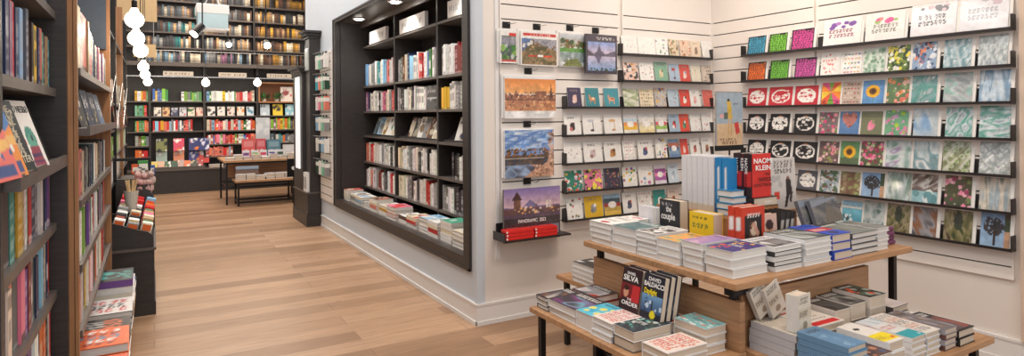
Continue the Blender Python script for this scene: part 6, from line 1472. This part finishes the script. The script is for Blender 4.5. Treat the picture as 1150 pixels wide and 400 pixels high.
for k, (yy, kd, cov, lb) in enumerate(((2.375, 's', sv, 'dark red thriller'), (2.235, 'b', bd, 'dark blue thriller'))):
    for j in range(3 if k else 2):
        x = 1.985 + j * .038
        o = face_book('paperback_book', (x, yy - .01 * k, zb_ - (.0 if j == 0 else .0)), Vector((0, -1, 0)), lean, .135, .205, .034, thriller(cov, kd), f'{lb} leaning face out on the low left table, {["front", "second", "rear"][j]} copy', group=f'leaning {lb} copies', cover=cov)
        if j == 0 and kd == 's':
            lettering(o, 'DANIEL', .03, .172, .0345, .018, RIBBON, width=.06, bold=.01)
            lettering(o, 'SILVA', .008, .142, .0345, .036, RIBBON, width=.12, bold=.02)
            lettering(o, 'THE', .05, .050, .0345, .015, RIBBON, width=.03)
            lettering(o, 'ORDER', .015, .026, .0345, .026, RIBBON, width=.10, bold=.015)
        if j == 0 and kd == 'b':
            lettering(o, 'DAVID', .03, .175, .0345, .024, RIBBON, width=.075, bold=.015)
            lettering(o, 'BALDACCI', .004, .148, .0345, .03, RIBBON, width=.125, bold=.02)
            lettering(o, 'Daylight', .010, .114, .0345, .034, YELTXT, width=.115, bold=.02)

# ---- low right table
st(2.285, 1.615, LZ, .165, .225, 4, .125, '+Y', cover('land', 51, C(215, 205, 190), [C(215, 205, 190), C(195, 185, 170)]), 'silver white spined hardback', 'the pile at the left end of the low right table', G3, [C(196, 196, 200)], 51, PAGES)
for i, (x, a) in enumerate(((2.262, .55), (2.325, .50))):
    M = frame((x + .05, 1.80, LZ + .1262 + .001), Vector((0, -1, 0)).cross(Vector((0, 0, 1))) * -1, Vector((-a, 0, 1)))
    M = frame((x + .06, 1.835 - .02 * i, LZ + .1265 + .001), Vector((1, 0, a)), Vector((-a, 0, 1)))
    book('hardcover_book', M, .10, .15, .024, C(215, 212, 208), cover('band', 52, C(208, 200, 188), [C(200, 188, 172), C(150, 130, 110)], 40, 56), None, PAGES, f'silver edged hardback tilted against the oak board, {"rear" if i == 0 else "front"} one', 'book', 'tilted silver hardbacks')
M = frame((2.305, 1.668, LZ + .1262), Vector((1, .12, 0)), Vector((0, .03, 1)))
book('hardcover_book', M, .10, .155, .055, C(222, 218, 210), cover('band', 53, C(216, 206, 190), [C(205, 190, 168), C(150, 140, 120)], 40, 56), Cv(4, 22, C(225, 222, 216), 3), PAGES, 'cream small hardback standing upright on the silver pile', 'book')
red = Cv(44, 56, C(222, 212, 200), 6); red.rect(.08, .45, .80, .86, C(200, 45, 45)); red.rect(.3, .7, .68, .73, C(200, 45, 45)); red.rect(.08, .5, .54, .62, C(196, 44, 44)); red.text(.3, .36, C(120, 110, 105), .1, .9, 1, .5); red.rect(.05, .95, .05, .2, C(205, 40, 42)); red.ell(.8, .9, .1, .05, C(200, 60, 60)); red.text(.42, .5, C(150, 130, 120), .1, .8, 1, .6)
st(2.44, 1.625, LZ, .20, .225, 4, .130, '+Y', red, 'white paperback with red bands and lettering', 'the red banded pile beside the upright cream book', G3, seed=54, pages=PAGES)
st(2.66, 1.675, LZ, .115, .175, 2, .150, '+Y', cover('abstract', 61, C(48, 48, 48), [C(80, 80, 78), C(60, 60, 60)]), 'thick cream paperback with black patterned top cover', 'the leftmost tall pile by the oak board', G3, [C(215, 205, 195), C(225, 215, 205)], 61, PAGES)
st(2.785, 1.68, LZ, .125, .175, 2, .155, '+Y', cover('abstract', 56, C(50, 50, 50), [C(80, 80, 78), C(150, 150, 145), C(60, 60, 60)]), 'thick paperback with charcoal top cover', 'the tall pile left of the tallest by the oak board', G3, [C(60, 60, 60), C(225, 215, 205)], 56, PAGES)
st(2.92, 1.665, LZ, .135, .19, 3, .172, '+Y', cover('blobs', 57, C(46, 56, 50), [C(70, 90, 75), C(190, 80, 60), C(140, 150, 140)]), 'thick paperback with dark green top cover', 'the tallest pile by the oak board', G3, [C(215, 205, 195), C(225, 215, 205)], 57, PAGES)
st(3.07, 1.64, LZ, .14, .2, 3, .105, '+Y', cover('land', 62, C(200, 190, 185), [C(205, 195, 190), C(190, 180, 178)]), 'curled pale magazine', 'the pile right of the tallest paperbacks', G3, [C(70, 66, 66), C(210, 205, 200)], 62, PAGES)
st(2.65, 1.47, LZ, .080, .195, 3, .085, '+Y', cover('band', 55, C(222, 208, 196), [C(200, 45, 45), C(190, 60, 60)], 30, 40), 'cream paperback with a broad red band', 'the cream pile before the black topped piles', G3, seed=55, pages=PAGES)
st(2.275, 1.385, LZ, .125, .215, 6, .150, '+Y', cover('land', 58, C(110, 150, 180), [C(105, 145, 175), C(90, 130, 165), C(130, 165, 190)]), 'steel blue covered paperback', 'the steel blue pile on the near edge', G3, [C(105, 145, 178)], 58, PAGES)
st(2.407, 1.352, LZ, .125, .16, 3, .100, '+Y', cover('blobs', 59, C(90, 60, 50), [C(60, 50, 60), C(180, 120, 90), C(60, 80, 120)]), 'brown photo covered paperback', 'the short pile right of the steel blue one', G3, seed=59, pages=PAGES)
yb = Cv(30, 44, C(228, 222, 214), 10); yb.rect(0, 1, .08, .40, C(240, 215, 30)); yb.ell(.38, .72, .16, .05, C(50, 46, 50)); yb.rect(.7, .92, .12, .2, C(220, 90, 60)); yb.text(.14, .28, C(160, 140, 60), .1, .6, 2, .5)
st(2.535, 1.37, LZ, .11, .22, 3, .125, '+Y', yb, 'white paperback with a yellow band', 'the yellow banded pile at the middle front', G3, seed=60, pages=PAGES)
tb = Cv(30, 44, C(220, 218, 214), 11); tb.rect(0, 1, .0, .3, C(50, 160, 170)); tb.noise([C(150, 185, 205), C(215, 215, 215), C(120, 160, 190)], 2, 2, (0, 1), (.7, 1)); tb.text(.42, .6, C(190, 90, 80), .1, .9, 2, .6); tb.ell(.85, .08, .05, .03, W_)
st(2.735, 1.385, LZ, .11, .24, 4, .100, '+Y', tb, 'white and teal paperback', 'the teal banded pile right of the yellow banded one', G3, seed=63, pages=PAGES)
st(2.853, 1.385, LZ, .112, .25, 4, .100, '+Y', cover('letters', 64, C(222, 214, 205), [C(110, 105, 110), C(190, 130, 110)], 30, 40), 'cream paperback with grey capital lettering', 'the pile between the teal banded and the grey magazines', G3, seed=64, pages=PAGES)
st(2.972, 1.375, LZ, .105, .255, 4, .098, '+Y', cover('land', 65, C(140, 140, 150), [C(150, 150, 160), C(110, 100, 100), C(190, 150, 130)]), 'grey spined magazine', 'the magazine pile near the table end', G3, [C(120, 85, 80), C(150, 150, 158)], 65, PAGES)
st(3.085, 1.37, LZ, .14, .235, 2, .072, '+Y', cover('abstract', 66, C(40, 38, 42), [C(90, 80, 85), C(150, 80, 70), C(70, 66, 70)]), 'thick black spined book', 'the black pile at the outer end', G3, [C(36, 34, 36)], 66, PAGES)
